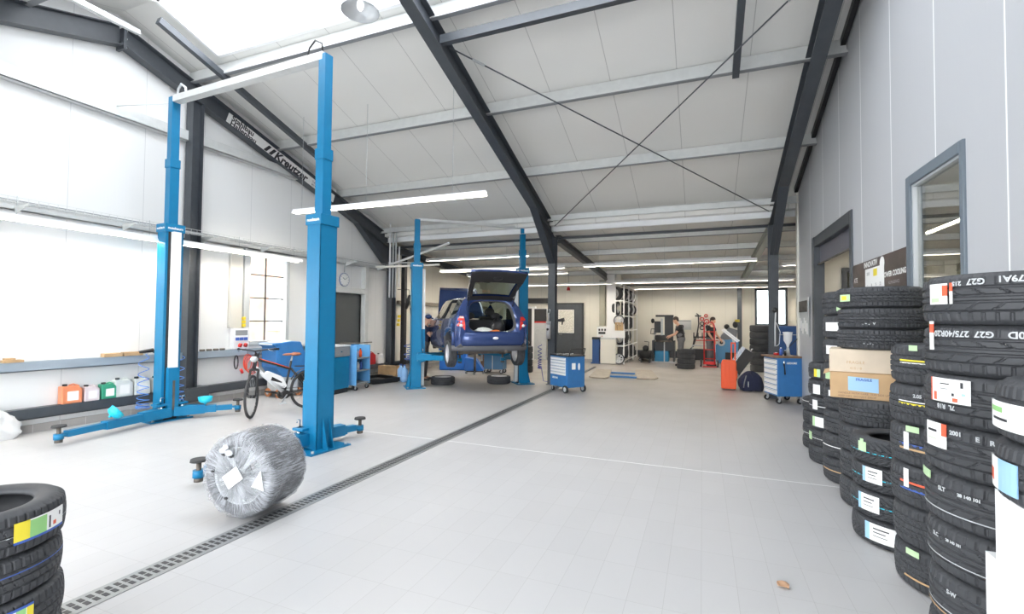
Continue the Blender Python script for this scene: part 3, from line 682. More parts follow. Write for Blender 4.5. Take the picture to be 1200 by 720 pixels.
stack(1.45, 5.10, .315, [.18]*3, .20, 'block', '', z=1.373, names=['lowest of three slim tyres lying on the pale carton', 'middle one of three slim tyres above the pale carton', 'topmost slim tyre with yellow-green sticker above the pale carton'],
    stickers=[(2, 'S', 196, 216, 1.79, 1.85, [(.2, .7, .2, .8, 2), (.7, 1, .2, .8, 0)], 7), (1, 'T', '. - .  v', 240, 1.60, .05), (0, 'T', '-  . - .', 240, 1.43, .04)])
stack(1.47, 5.79, .305, [.24]*8, .20, 'street', 'in the tallest stack behind the brown cartons', stickers=[
    (6, 'S', 194, 224, 1.519, 1.606, []), (5, 'S', 196, 222, 1.285, 1.372, []), (4, 'S', 192, 208, 1.03, 1.127, [], 7), (7, 'S', 222, 230, 1.72, 1.79, [], 7), (3, 'S', 200, 206, .86, .92, []), (1, 'C', 180, 260, .36, .004, 0), (0, 'C', 180, 260, .12, .006, 'card')])
stack(1.46, 6.47, .30, [.19]*6, .20, 'street', 'in the stickered stack, second last of the row', stickers=[
    (5, 'S', 206, 222, .985, 1.073, [(0, .5, 0, 1, 2)], 7), (4, 'S', 204, 222, .79, .897, []), (3, 'S', 200, 214, .61, .718, []), (2, 'S', 196, 226, .42, .530, [(0, .3, 0, 1, 7)]), (1, 'S', 176, 194, .249, .339, [], 7), (3, 'C', 180, 260, .65, .003, 0), (1, 'C', 180, 260, .28, .003, 0)])
stack(1.50, 7.14, .29, [.16]*4, .19, 'street', 'in the lowest, farthest stack of the row', stickers=[(3, 'C', 180, 260, .60, .003, 0), (1, 'C', 180, 260, .20, .003, 0)])
# -- stack in the left foreground
stack(-3.02, 1.066, .315, [.19]*4, .20, 'street', 'in the stack at the lower left corner', NT=384, stickers=[
    (3, 'S', 4, 46, .625, .715, EU), (1, 'S', 358, 378, .265, .355, [(.76, 1, 0, .88, 2), (0, 1, .88, 1, 3), (.42, .74, 0, .88, 1), (.1, .2, .2, .6, 6)]), (0, 'S', 44, 54, .08, .17, [(0, 1, 0, .15, 3)], 2), (3, 'C', -60, 100, .66, .002, 'lgrey'), (2, 'C', -60, 100, .50, .002, 'lblue')])
# -- shrink-wrapped pair of wheels lying on their treads
def wheel_mesh(Rr, w, n=5, cover=False):
    """alloy rim, axis Z, face at +z"""
    b = MB()
    b.lathe([(Rr, .02), (Rr-.012, .03), (Rr-.02, .06), (Rr-.035, w*.5), (Rr-.02, w-.05), (Rr-.012, w-.015), (Rr, w), (Rr+.004, w-.012)], 36)
    zf = w-.035
    for k in range(n):
        a = 2*PI*k/n; c, s = math.cos(a), math.sin(a)
        for da in (-.09, .09):
            b.beam((.03*c, .03*s, zf+.008), ((Rr-.015)*math.cos(a+da), (Rr-.015)*math.sin(a+da), zf), .022, .02)
    b.cyl((0, 0, zf-.03), (0, 0, zf+.018), .06, .05, 20)
    for k in range(5):
        a = 2*PI*(k+.5)/5; b.cyl((.035*math.cos(a), .035*math.sin(a), zf+.01), (.035*math.cos(a), .035*math.sin(a), zf+.028), .008, n=6)
    return b
_rim = {}
def car_wheel(label, loc, rot, R_=.30, w=.19, rin=.20, n=5, cat='wheel', group=None, parent=None, face=1, rimmat='alloy', name='car_wheel', NT=120):
    k = (rin, w, n, rimmat)
    if k not in _rim: _rim[k] = wheel_mesh(rin+.002, w*.9, n).mesh('rim', M_[rimmat])
    if parent is None: t = thing(name, label, cat, loc, 0, group)
    else: t = bpy.data.objects.new(name, None); COL.objects.link(t); t.parent = parent; t.location = loc
    t.rotation_euler = rot
    a = bpy.data.objects.new('tyre_casing', tmesh(R_, w, rin, 'street', NT)); COL.objects.link(a); a.parent = t; a.location = (0, 0, 0)
    r = bpy.data.objects.new('rim', _rim[k]); COL.objects.link(r); r.parent = t; r.location = (0, 0, w*.05)
    return t
def film_mat():
    m, nt, b = new_mat('stretch_film')
    tc = nt.nodes.new('ShaderNodeTexCoord'); sp = nt.nodes.new('ShaderNodeSeparateXYZ'); nt.links.new(tc.outputs['Object'], sp.inputs[0])
    ang = mth(nt, 'ARCTAN2', sp.outputs[1], sp.outputs[0]); rr = mth(nt, 'SQRT', mth(nt, 'ADD', mth(nt, 'POWER', sp.outputs[0], 2.), mth(nt, 'POWER', sp.outputs[1], 2.)))
    cb = nt.nodes.new('ShaderNodeCombineXYZ'); nt.links.new(mth(nt, 'MULTIPLY', ang, 26.), cb.inputs[0]); nt.links.new(mth(nt, 'MULTIPLY', rr, 5.), cb.inputs[1]); nt.links.new(mth(nt, 'MULTIPLY', sp.outputs[2], 7.), cb.inputs[2])
    n = nt.nodes.new('ShaderNodeTexNoise'); n.inputs['Scale'].default_value = 1.3; n.inputs['Detail'].default_value = 6; n.inputs['Roughness'].default_value = .7; nt.links.new(cb.outputs[0], n.inputs['Vector'])
    n2 = nt.nodes.new('ShaderNodeTexNoise'); n2.inputs['Scale'].default_value = 5; n2.inputs['Detail'].default_value = 3; nt.links.new(tc.outputs['Object'], n2.inputs['Vector'])
    b.inputs['Base Color'].default_value = (.60, .62, .66, 1); b.inputs['Roughness'].default_value = .25; b.inputs['Specular IOR Level'].default_value = .9
    bp = nt.nodes.new('ShaderNodeBump'); bp.inputs['Strength'].default_value = .7; bp.inputs['Distance'].default_value = .008
    nt.links.new(n.outputs['Fac'], bp.inputs['Height']); nt.links.new(bp.outputs['Normal'], b.inputs['Normal'])
    mr = nt.nodes.new('ShaderNodeMapRange'); mr.inputs['From Min'].default_value = .42; mr.inputs['From Max'].default_value = .66; mr.inputs['To Min'].default_value = .16; mr.inputs['To Max'].default_value = .80
    nt.links.new(mth(nt, 'ADD', mth(nt, 'MULTIPLY', n.outputs['Fac'], .65), mth(nt, 'MULTIPLY', n2.outputs['Fac'], .35)), mr.inputs['Value'])
    nt.links.new(mr.outputs['Result'], b.inputs['Alpha'])
    return m
M_['film'] = film_mat()
wr = thing('wrapped_wheel_pack', 'two wheels bundled together in clear stretch film lying beside the drain', 'wheels', (-3.418, 2.688, .343), 0)
wr.rotation_euler = Euler((PI/2, 0, math.radians(9.4)))   # local +z looks back at the camera side
for k in range(2):
    car_wheel('', (0, 0, -.42+.205*k), (0, 0, k), .328, .205, .225, 5, parent=wr, name='wheel', NT=160, rimmat='lgrey')
b = MB(); pr_ = []; Nn = 96; prof = [(.0, .03), (.08, .025), (.16, .012), (.24, .004), (.29, .006), (.325, -.006), (.338, -.03), (.340, -.10), (.334, -.2), (.332, -.215), (.340, -.30), (.338, -.38), (.325, -.412), (.28, -.425), (.18, -.42), (.08, -.42), (0, -.42)]
rows = []
for i in range(Nn):
    a = 2*PI*i/Nn; row = []
    for j, (r, z) in enumerate(prof):
        wv = .004*math.sin(a*17+j*1.3)+.003*math.sin(a*29+j*2.1)
        rr_ = r+(wv if .05 < r else 0)*.8; row.append(V(rr_*math.cos(a), rr_*math.sin(a), z+(wv*1.5 if j < 6 and r > .01 else 0)))
    rows.append(row)
rows.append(rows[0]); b.grid(rows); b.build('stretch_film', M_['film'], wr)
b = MB(); T = Matrix.Rotation(math.radians(36), 4, 'Z'); b.box(-.085, .075, -.05, .06, .034, .036, T); b.build('paper_note', M_['paper'], wr)
b = MB(); T = Matrix.Rotation(math.radians(12), 4, 'Z'); b.add([T @ V(.14, -.09, .022), T @ V(.24, -.14, .016), T @ V(.24, .02, .016)], [(0, 1, 2)]); b.build('paper_note', M_['paper'], wr)
b = MB()
for (x, y, s) in ((-.12, .20, .035), (-.06, .185, .04), (-.09, .23, .03)): b.ball((x, y, .02), (s, s*.7, .012), 10)
b.build('torn_film_tuft', mat('crumpled_film', (.7, .72, .75), .2, .3, bump=.8, bscale=30), wr)
b = MB()
for (x, y, s) in ((-.11, .175, .026), (-.045, .165, .03), (-.21, .03, .018), (-.08, -.17, .02)): b.ball((x, y, .018), (s, s*.6, .008), 10)
b.build('film_hole', M_['black'], wr)
# =================================================================== LIFTS, LAMPS, CABLE TRAY
def lift_post(root, x, y, ang, H1, H2, car_z, sleeve, name='lift_column'):
    """post with its open side looking along local +X after rotation ang"""
    e = bpy.data.objects.new(name, None); COL.objects.link(e); e.parent = root; e.location = (x, y, 0); e.rotation_euler = (0, 0, ang)
    B = M_['blue']
    b = MB(); b.box(-.24, .20, -.30, .30, 0, .018)
    for sx in (-.2, .16):
        for sy in (-.25, .25): b.cyl((sx, sy, .016), (sx, sy, .045), .018, n=6, mi=1)
    b.build('base_plate', [B, M_['zinc']], e)
    b = MB(); w, d, t = .128, .115, .012
    b.box(-d, -d+t, -w, w, .018, H1).box(-d, d, w-t, w, .018, H1).box(-d, d, -w, -w+t, .018, H1).box(d-t, d, w-.055, w-t, .018, H1).box(d-t, d, -w+t, -w+.055, .018, H1)
    b.build('lower_profile', B, e)
    b = MB(); b.prism([(-.13, .018), (-.22, .018), (-.13, .40)], -.05, -.04, 'xz').prism([(-.13, .018), (-.22, .018), (-.13, .40)], .04, .05, 'xz'); b.build('base_gusset', B, e)
    b = MB(); b.box(-d-.02, d+.02, -w-.015, w+.015, H1, H1+.13); b.build('collar', B, e, bev=.004)
    for sgn, T in ((1, frame_T((d+.0215, 0, H1+.06), (0, 1, 0), (0, 0, 1))), (-1, frame_T((0, -w-.0165, H1+.06), (1, 0, 0), (0, 0, 1))), (2, frame_T((0, w+.0165, H1+.06), (-1, 0, 0), (0, 0, 1)))):
        flat_text('nussbaum', .055, T, M_['paper'], 'maker_lettering', e, bold=.0015)
    b = MB(); b.box(-.068, .068, -.068, .068, H1+.13, sleeve); b.build('upper_profile', B, e, bev=.003)
    b = MB(); b.box(-.06, .06, -.06, .06, sleeve, H2); b.box(-.077, .077, -.077, .077, sleeve-.14, sleeve); b.build('extension_profile', B, e, bev=.003)
    # spindle cover above the carriage and the carriage itself
    b = MB(); b.box(.125, .20, -.055, .055, car_z+.75, H1); b.build('spindle_cover', M_['white'], e)
    b = MB(); b.box(.06, .125, -.09, .09, .02, H1); b.build('dark_recess', M_['black'], e)
    if car_z > .3:
        b = MB(); b.box(.125, .195, -.055, .055, .05, car_z); b.build('lower_cover', M_['lgrey'], e)
    c = MB(); c.box(.10, .205, -.075, .075, car_z, car_z+.75).box(.02, .20, -.22, .22, car_z, car_z+.03).box(.02, .20, -.22, .22, car_z+.17, car_z+.20); c.build('carriage', B, e, bev=.003)
    MB().beam((.208, 0, car_z+.1), (.208, 0, car_z+.55), .012, .03).build('carriage_rib', M_['iron'], e)
    for sy in (-1, 1):
        p = bpy.data.objects.new('arm_pin', MB().cyl((.15, sy*.15, car_z-.02), (.15, sy*.15, car_z+.2), .035, n=16).tube([(.15, sy*.15, car_z+.2), (.15, sy*.15, car_z+.29), (.15, sy*.15+.04, car_z+.30), (.15, sy*.15+.045, car_z+.26)], .008).mesh('arm_pin', M_['chrome'])); COL.objects.link(p); p.parent = e
    return e
def lift_arm(root, p0, p1, z, pad=True, bowls=None):
    """telescopic arm from pivot p0 to pad p1"""
    p0 = V(p0[0], p0[1], z); p1 = V(p1[0], p1[1], z); d = (p1-p0).normalized(); L = (p1-p0).length
    e = bpy.data.objects.new('swing_arm', None); COL.objects.link(e); e.parent = root
    b = MB(); q = p0+d*L*.60; n_ = V(-d.y, d.x, 0)
    b.beam(p0, q, .12, .11)
    b.prism([(-.10, -.12), (.06, -.09), (.30, -.062), (.30, .062), (.06, .09), (-.10, .12)], -.065, .075, 'xy', frame_T(p0, d, n_)); b.build('outer_tube', M_['blue'], e, bev=.004)
    MB().beam(p0+d*L*.4, p1-d*.08, .08, .08).build('inner_tube', M_['blue'], e, bev=.003)
    b = MB(); b.cyl(p1+V(0, 0, -.05), p1+V(0, 0, .02), .05, n=18); b.beam(p1-d*.12, p1, .07, .03); b.build('pad_socket', M_['blue'], e)
    b = MB(); b.cyl(p1+V(0, 0, -.06), p1+V(0, 0, .10), .022, n=14); b.cyl(p1+V(0, 0, -.09), p1+V(0, 0, -.05), .04, n=14); b.build('pad_screw', M_['iron'], e)
    b = MB(); b.cyl(p1+V(0, 0, .10), p1+V(0, 0, .125), .075, .07, n=20); b.build('pad_plate', M_['rubber_old'], e)
    return e
# front lift
L1 = thing('two_post_lift', 'tall blue two-post vehicle lift standing empty in the left foreground', 'vehicle lift', (0, 0, 0))
dA = math.atan2(4.55-4.88, -4.38+7.80)
lift_post(L1, -7.80, 4.88, dA, 2.93, 5.10, .07, 4.10)
lift_post(L1, -4.40, 4.56, dA+PI, 2.75, 4.92, .07, 3.72)
for p0, p1 in (((-7.66, 4.70), (-7.37, 3.36)), ((-7.62, 5.02), (-7.16, 5.62)), ((-4.52, 4.42), (-4.45, 3.10)), ((-4.50, 4.72), (-4.34, 5.25))): lift_arm(L1, p0, p1, .13)
b = MB(); b.beam((-7.80, 4.88, 5.06), (-4.40, 4.56, 4.90), .12, .10); b.build('cross_beam', M_['galv'], L1)
MB().tube([(-4.75, 4.60, 4.96), (-4.72, 4.60, 5.10), (-4.6, 4.58, 5.17), (-4.48, 4.57, 5.10), (-4.45, 4.56, 4.97)], .012).build('cable_loop', M_['black'], L1)
MB().tube([(-7.72, 4.87, 5.10), (-7.7, 4.87, 5.22), (-7.62, 4.86, 5.28), (-7.5, 4.85, 5.20), (-7.48, 4.85, 5.08)], .018).build('cable_loop', M_['lgrey'], L1)
MB().tube([(-7.86, 4.9, 5.03), (-8.4, 4.4, 4.86)], .008).build('trip_rod', M_['galv'], L1)
# cyan funnels lying on the arms
def funnel(label, p, rot):
    t = thing('funnel', label, 'funnel', p); t.rotation_euler = rot
    MB().lathe([(.0, .0), (.05, .002), (.09, .03), (.105, .10), (.10, .10), (.085, .035), (.045, .01), (0, .008)], 24).build('bowl', M_['cyan'], t)
    MB().tube([(0, 0, .0), (0, 0, -.03)], [.02, .012]).build('spout', M_['cyan'], t)
funnel('turquoise bowl funnel tipped on its side on the near arm of the left lift post', (-7.50, 3.98, .245), (math.radians(-50), .3, 0))
funnel('turquoise bowl funnel standing upright on the rear arm of the left lift post', (-7.44, 5.26, .222), (0, 0, 0))
# rear lift, turned about 42 degrees
L2 = thing('two_post_lift', 'blue two-post lift in the background holding up the small blue car', 'vehicle lift', (0, 0, 0))
pa, pb = V(-6.27, 9.50, 0), V(-4.27, 11.28, 0); dB = math.atan2(pb.y-pa.y, pb.x-pa.x)
lift_post(L2, pa.x, pa.y, dB, 2.80, 3.97, .62, 3.4); lift_post(L2, pb.x, pb.y, dB+PI, 2.80, 3.97, .62, 3.4)
MB().beam(pa+V(0, 0, 3.97), pb+V(0, 0, 3.97), .10, .06).build('cross_beam', M_['galv'], L2)
cc = (pa+pb)/2; hd = V(-math.sin(dB), math.cos(dB), 0); sd = V(math.cos(dB), math.sin(dB), 0)
for po, s in ((pa, 1), (pb, -1)):
    for f in (-1, 1):
        p0 = po+sd*s*.15+hd*f*.15; p1 = cc-sd*s*.50+hd*f*.95; lift_arm(L2, (p0.x, p0.y), (p1.x, p1.y), .72)
# ---- fluorescent lamps
def lamp(label, a, bb, hangs, group=None, w=.12, sections=1, zt=None):
    a = Vector(a); bb = Vector(bb); d = (bb-a).normalized(); n_ = V(-d.y, d.x, 0); L = (bb-a).length
    t = thing('strip_lamp', label, 'lamp', (a+bb)/2, 0, group)
    o_ = (a+bb)/2; A = a-o_; Bq = bb-o_
    b = MB(); T = frame_T(A, d, n_); b.prism([(-w/2, -.01), (-w/2+.004, -.012), (-.03, .035), (-.03, .07), (.03, .07), (.03, .035), (w/2-.004, -.012), (w/2, -.01), (.034, .04), (-.034, .04)], 0, L, 'yz', T)
    b.build('housing', M_['white'], t)
    k = max(1, int(round(L/1.55)))
    for i in range(k):
        s0 = L*i/k+.05; s1 = L*(i+1)/k-.05
        MB().cyl(A+d*s0+V(0, 0, .012), A+d*s1+V(0, 0, .012), .014, n=8).build('tube', M_['tube'], t)
    for h, zt_ in hangs:
        MB().tube([A+d*h*L+V(0, 0, .07), A+d*h*L+V(0, 0, zt_-o_.z)], .004, 5).build('hanging_wire', M_['zinc'], t)
    return t
zz = lambda y: ztop(y)-.3
lamp('long strip lamp hung across the hall above the front lift\'s right post', (-7.50, 7.0, 3.68), (-3.30, 7.0, 3.66), ((.05, ztop(7)), (.42, ztop(7)), (.85, ztop(7))))
lamp('long white strip lamp hung parallel to the left gable wall under the cable tray', (-7.95, 1.0, 2.80), (-7.95, 7.65, 2.80), ((.1, 3.1), (.32, 3.1), (.55, 3.1), (.78, 3.1), (.97, 3.1)))
lamp('strip lamp behind the rear lift just under the eaves beams', (-7.9, 12.5, 3.40), (-4.55, 12.5, 3.42), ((.2, 3.85), (.8, 3.85)))
lamp('strip lamp row across the rear bay from above the raised car to the middle column', (-7.7, 13.0, 3.10), (-3.62, 13.0, 3.10), ((.2, 3.8), (.8, 3.8)))
lamp('strip lamp row of the rear bay between the middle column and the right column', (-3.1, 13.0, 3.12), (1.25, 13.0, 3.12), ((.1, 3.8), (.5, 3.8), (.9, 3.8)))
lamp('far strip lamp row above the wheel rack and tyre changer', (-2.9, 17.0, 2.96), (2.65, 17.0, 2.94), ((.1, 3.6), (.5, 3.6), (.9, 3.6)))
lamp('far strip lamp in front of the dark doors, left of the wheel rack', (-6.4, 17.0, 2.93), (-3.0, 17.0, 2.93), ((.2, 3.6), (.8, 3.6)))
lamp('strip lamp in the rear bay beyond the office wall end', (2.0, 14.6, 3.15), (5.2, 14.6, 3.15), ((.2, 3.75), (.8, 3.75)))
lamp('rearmost strip lamp row hung close to the far wall', (-2.7, 20.7, 2.98), (5.2, 20.7, 2.98), ((.1, 3.5), (.5, 3.5), (.9, 3.5)))
lamp('strip lamp in the rear bay between grey door and left wall', (-8.0, 15.4, 3.2), (-4.2, 15.4, 3.2), ((.2, 3.7), (.8, 3.7)))
lamp('added strip lamp brightening the office behind the grey wall window', (3.4, 3.2, 3.0), (3.4, 6.6, 3.0), ((.2, 3.3), (.8, 3.3)))  # added lamp, there to brighten the room behind the glass
lamp('added strip lamp brightening the corridor behind the open grey-framed doorway', (3.2, 7.4, 3.0), (3.2, 9.6, 3.0), ((.2, 3.3), (.8, 3.3)))  # lamp added to lift the light inside the doorway
# round bay lamp at the ridge
t = thing('bay_lamp', 'round bell-shaped lamp hanging from the ridge at the top of the picture', 'lamp', (-4.25, 5.0, 5.72))
MB().lathe([(.06, .22), (.10, .20), (.19, .12), (.245, .02), (.25, 0), (.24, 0), (.185, .11), (.095, .185), (.0, .19)], 32).build('reflector', mat('frosted_reflector', (.62, .64, .66), .25, .3), t)
MB().ball((0, 0, .09), (.045, .045, .08), 14).build('bulb', mat('lamp_bulb', (.9, .9, .88), .2, emit=(1, 1, 1, .8)), t)
MB().cyl((0, 0, .2), (0, 0, .36), .07, n=20).build('ballast', M_['lgrey'], t)
MB().tube([(0, 0, .36), (0, 0, ztop(5.)-5.72)], .006).build('hanging_wire', M_['zinc'], t)
# ---- cable tray along the gable wall
t = thing('cable_tray', 'galvanised wire cable tray on brackets along the left wall above the windows', 'cable tray', (-8.22, 0, 3.06))
b = MB()
for x, z in ((-.12, .05), (-.12, 0), (-.06, 0), (0, 0), (.06, 0), (.12, 0), (.12, .05)): b.beam((x, -2.3, z), (x, 11.2, z), .006, .006)
for i in range(135):
    y = -2.3+i*.1; b.beam((-.12, y, 0), (.12, y, 0), .004, .004).beam((-.12, y, 0), (-.12, y, .05), .004, .004).beam((.12, y, 0), (.12, y, .05), .004, .004)
b.build('wire_mesh', M_['galv'], t)
for i in range(9):
    y = .8+i*1.25
    b = MB(); b.beam((-.20, y, -.02), (.14, y, -.02), .03, .02).prism([(-.20, -.12), (-.20, -.02), (.10, -.02)], y-.006, y+.006, 'xz'); b.build('bracket', M_['galv'], t)
for k, (x, z, c) in enumerate(((-.09, .02, 'lgrey'), (-.03, .022, 'white'), (.04, .02, 'grey'))):
    MB().tube([(x+.01*math.sin(i*.9+k), -2.3+i*.5, z) for i in range(27)], .011, 6, mi=0).build('cable', M_[c], t)
t = thing('vertical_pipe', 'white conduit pipe rising up the left wall beside the lamp end', 'pipe', (-8.46, 3.05, .98)); MB().cyl((0, 0, 0), (0, 0, 2.0), .028).build('pipe', M_['white'], t)
MB().cyl((0, 0, 0), (0, 0, .12), .036).build('pipe_socket', M_['lgrey'], t)
t = thing('pipe_bundle', 'cluster of white and grey pipes rising at the corner past the gable rafter', 'pipes', (-8.15, 11.0, 2.2))
for i, (dx, dy, z0, z1, m) in enumerate(((0, 0, .0, 2.1, 'lwhite'), (.07, .05, .0, 1.9, 'lgrey'), (.13, .1, .0, 1.9, 'lgrey'), (.24, .1, .3, 1.45, 'lwhite'))):
    MB().cyl((dx, dy, z0), (dx, dy, z1), .022, n=10).build('pipe', M_[m], t)
b = MB(); b.beam((-.05, 0, .98), (.9, .2, .98), .03, .03); b.build('pipe_bracket', M_['galv'], t)
tag(MB().beam((-8.1, 10.9, 3.10), (-6.2, 10.9, 3.62), .05, .05).build('diagonal_brace', M_['galv']), 'galvanised diagonal brace at the left corner behind the rear lift', 'strut')
b = MB(); b.beam((-8.3, 10.6, 3.02), (-6.3, 10.6, 3.02), .04, .05); tag(b.build('lamp_rail', M_['cream']), 'pale horizontal rail running from the cable tray to the rear lift', 'rail')
# =================================================================== THE RAISED CAR (built around its lift centre, x forward)
carloc = (cc.x, cc.y, .69); carang = math.atan2(hd.y, hd.x)
CAR = thing('small_car', 'small dark blue hatchback raised on the rear lift with open tailgate and bonnet', 'car', carloc, carang)
AX = (-1.22, 1.24)
def lerp(a, b, t): return a+(b-a)*t
def interp(tab, x):
    if x <= tab[0][0]: return tab[0][1:]
    for p, q in zip(tab, tab[1:]):
        if x <= q[0]:
            t = (x-p[0])/(q[0]-p[0]); return tuple(lerp(a, b, t) for a, b in zip(p[1:], q[1:]))
    return tab[-1][1:]
# x: half width, bottom z, belt z, roof half width, roof z
TAB = [(-1.80, .70, .34, .88, .50, .90), (-1.74, .77, .28, .91, .52, 1.02), (-1.66, .80, .26, .93, .545, 1.18), (-1.52, .825, .25, .94, .575, 1.355), (-1.2, .84, .24, .94, .60, 1.395), (-.6, .845, .20, .93, .62, 1.41), (0, .845, .20, .92, .62, 1.405),
       (.35, .845, .20, .91, .60, 1.37), (.62, .845, .20, .90, .56, 1.20), (.95, .84, .21, .89, .62, .94), (1.2, .835, .23, .87, .60, .90), (1.5, .80, .25, .80, .56, .83), (1.7, .73, .28, .72, .48, .74), (1.82, .60, .34, .60, .35, .62)]
xs = sorted({round(x, 3) for x in [t[0] for t in TAB]+[a+d*.055 for a in AX for d in range(-7, 8)]+[-.85, -.4, .18, .5, .78]})
def sect(x):
    hw, zb, zt, rh, zr = interp(TAB, x)
    pts = [(0, zb), (.55*hw, zb), (.90*hw, zb+.01), (.985*hw, zb+.08), (hw, lerp(zb, zt, .45)), (.985*hw, lerp(zb, zt, .75)), (.955*hw, zt), (lerp(.93*hw, rh, .35), lerp(zt, zr, .35)), (lerp(.93*hw, rh, .75), lerp(zt, zr, .72)), (rh, zr-.05), (rh*.90, zr-.012), (rh*.5, zr+.006), (0, zr+.012)]
    out = []
    for i, (y, z) in enumerate(pts):
        if 1 <= i <= 5:
            for a in AX:
                q = .345**2-(x-a)**2
                if q > 0:
                    zz_ = .29+math.sqrt(q)
                    if i >= 2: z = max(z, zz_+(i-3)*.012 if i > 3 else zz_)
        out.append((y, z))
    return out
sec = {x: sect(x) for x in xs}
body = MB(); glassL = MB(); glassR = MB(); wind = MB()
for i in range(len(xs)-1):
    x0, x1 = xs[i], xs[i+1]; A, Bq = sec[x0], sec[x1]
    for k in range(12):
        for sgn, G in ((1, glassL), (-1, glassR)):
            q = [V(x0, sgn*A[k][0], A[k][1]), V(x1, sgn*Bq[k][0], Bq[k][1]), V(x1, sgn*Bq[k+1][0], Bq[k+1][1]), V(x0, sgn*A[k+1][0], A[k+1][1])]
            f = [(0, 1, 2, 3)] if sgn < 0 else [(3, 2, 1, 0)]
            xm = (x0+x1)/2
            side = 6 <= k <= 8 and ((-1.52 < xm < -.47) or (-.40 < xm < .42))
            if (xm > .95 or xm < -1.5) and k >= 9: continue                     # open engine bay
            if side: G.add(q, f, True)
            elif .38 < xm < .94 and k >= 9: wind.add(q, f, True)
            elif k in (0, 1, 2): body.add(q, f, True, mi=1)
            elif k == 3 and any(abs(xm-a) < .40 for a in AX): body.add(q, f, True, mi=1)
            else: body.add(q, f, True, mi=0)
# front cap
fr = sec[xs[-1]]; body.add([V(1.82, s*y, z) for s in (1, -1) for y, z in fr], [tuple(range(13))+tuple(range(25, 12, -1))], mi=1)
# rear ring around the hatch opening
rr = sec[xs[0]]; outer = [(y, z) for y, z in rr]+[(-y, z) for y, z in rr[::-1]][1:-1]
def opening(t):
    c, s = math.cos(t), math.sin(t); e = .45
    y = math.copysign(abs(c)**e, c); z = math.copysign(abs(s)**e, s)
    w_ = lerp(.55, .46, (z+1)/2); return (w_*y, .985+.335*z)
def at_x(z): return -1.795 if z < .9 else lerp(-1.795, -1.50, (z-.9)/.46)
n_ = 48; ro = []; ri = []; rj = []
cen = (0, .86)
# outer contour follows the rear silhouette formed by the body sections
sil = [(0, .34), (.55, .34), (.68, .38), (.74, .5), (.77, .65), (.775, .85), (.75, .95), (.68, 1.12), (.62, 1.25), (.57, 1.33), (.50, 1.385), (.3, 1.40), (0, 1.405)]
def silp(t):
    full = sil+[(-y, z) for y, z in sil[::-1]][1:-1]; d = (math.cos(t), math.sin(t)); best = None
    for i in range(len(full)):
        p, q = full[i], full[(i+1) % len(full)]; ex, ey = q[0]-p[0], q[1]-p[1]; den = d[0]*ey-d[1]*ex
        if abs(den) < 1e-9: continue
        px, py = p[0]-cen[0], p[1]-cen[1]; s_ = (px*ey-py*ex)/den; u = (px*d[1]-py*d[0])/den
        if s_ > 0 and -1e-6 <= u <= 1+1e-6: best = s_ if best is None else max(best, s_)
    return (cen[0]+d[0]*best, cen[1]+d[1]*best)
for i in range(n_):
    t = 2*PI*i/n_; o_ = silp(t); q = opening(t); ro.append(V(at_x(o_[1])+.02, o_[0], o_[1])); ri.append(V(at_x(q[1]), q[0], q[1])); rj.append(V(at_x(q[1])+.10, q[0]*.94, .985+(q[1]-.985)*.94))
body.grid([ro+ro[:1], [a.lerp(b_, .5)+V(-.012, 0, 0) for a, b_ in zip(ro, ri)]+[ro[0].lerp(ri[0], .5)+V(-.012, 0, 0)], ri+ri[:1]]); body.grid([ri+ri[:1], rj+rj[:1]], mi=1)
body.build('car_body', [M_['carpaint'], mat('dark_cladding', (.07, .07, .075), .6)], CAR)
cg = glass_mat('car_glass', (.55, .66, .58), .10)
for G in (glassL, glassR): G.build('side_window', cg, CAR)
wind.build('windscreen', cg, CAR)
# interior floor, seats
dk = mat('car_interior', (.03, .03, .032), .8)
b = MB(); b.box(-1.6, 1.0, -.68, .68, .30, .34).box(-1.7, -1.0, -.55, .55, .34, .60).box(.75, .95, -.70, .70, .5, .92); b.build('cabin_floor', dk, CAR)
for y in (-.36, .36):
    b = MB(); b.beam((-.15, y, .38), (-.32, y, .98), .12, .46, (0, 1, 0)).box(-.15, .35, y-.23, y+.23, .36, .50); b.ball((-.36, y, 1.10), (.06, .13, .10)); b.build('front_seat', dk, CAR)
b = MB(); b.beam((-.85, 0, .45), (-1.0, 0, .90), .12, 1.1, (0, 1, 0)); b.build('rear_bench', dk, CAR)
for y in (-.3, .3): b = MB(); b.ball((-1.0, y, 1.0), (.05, .12, .08)); b.build('headrest', dk, CAR)
b = MB(); b.box(.92, 1.75, -.55, .55, .45, .80); b.build('engine_block', M_['black'], CAR)
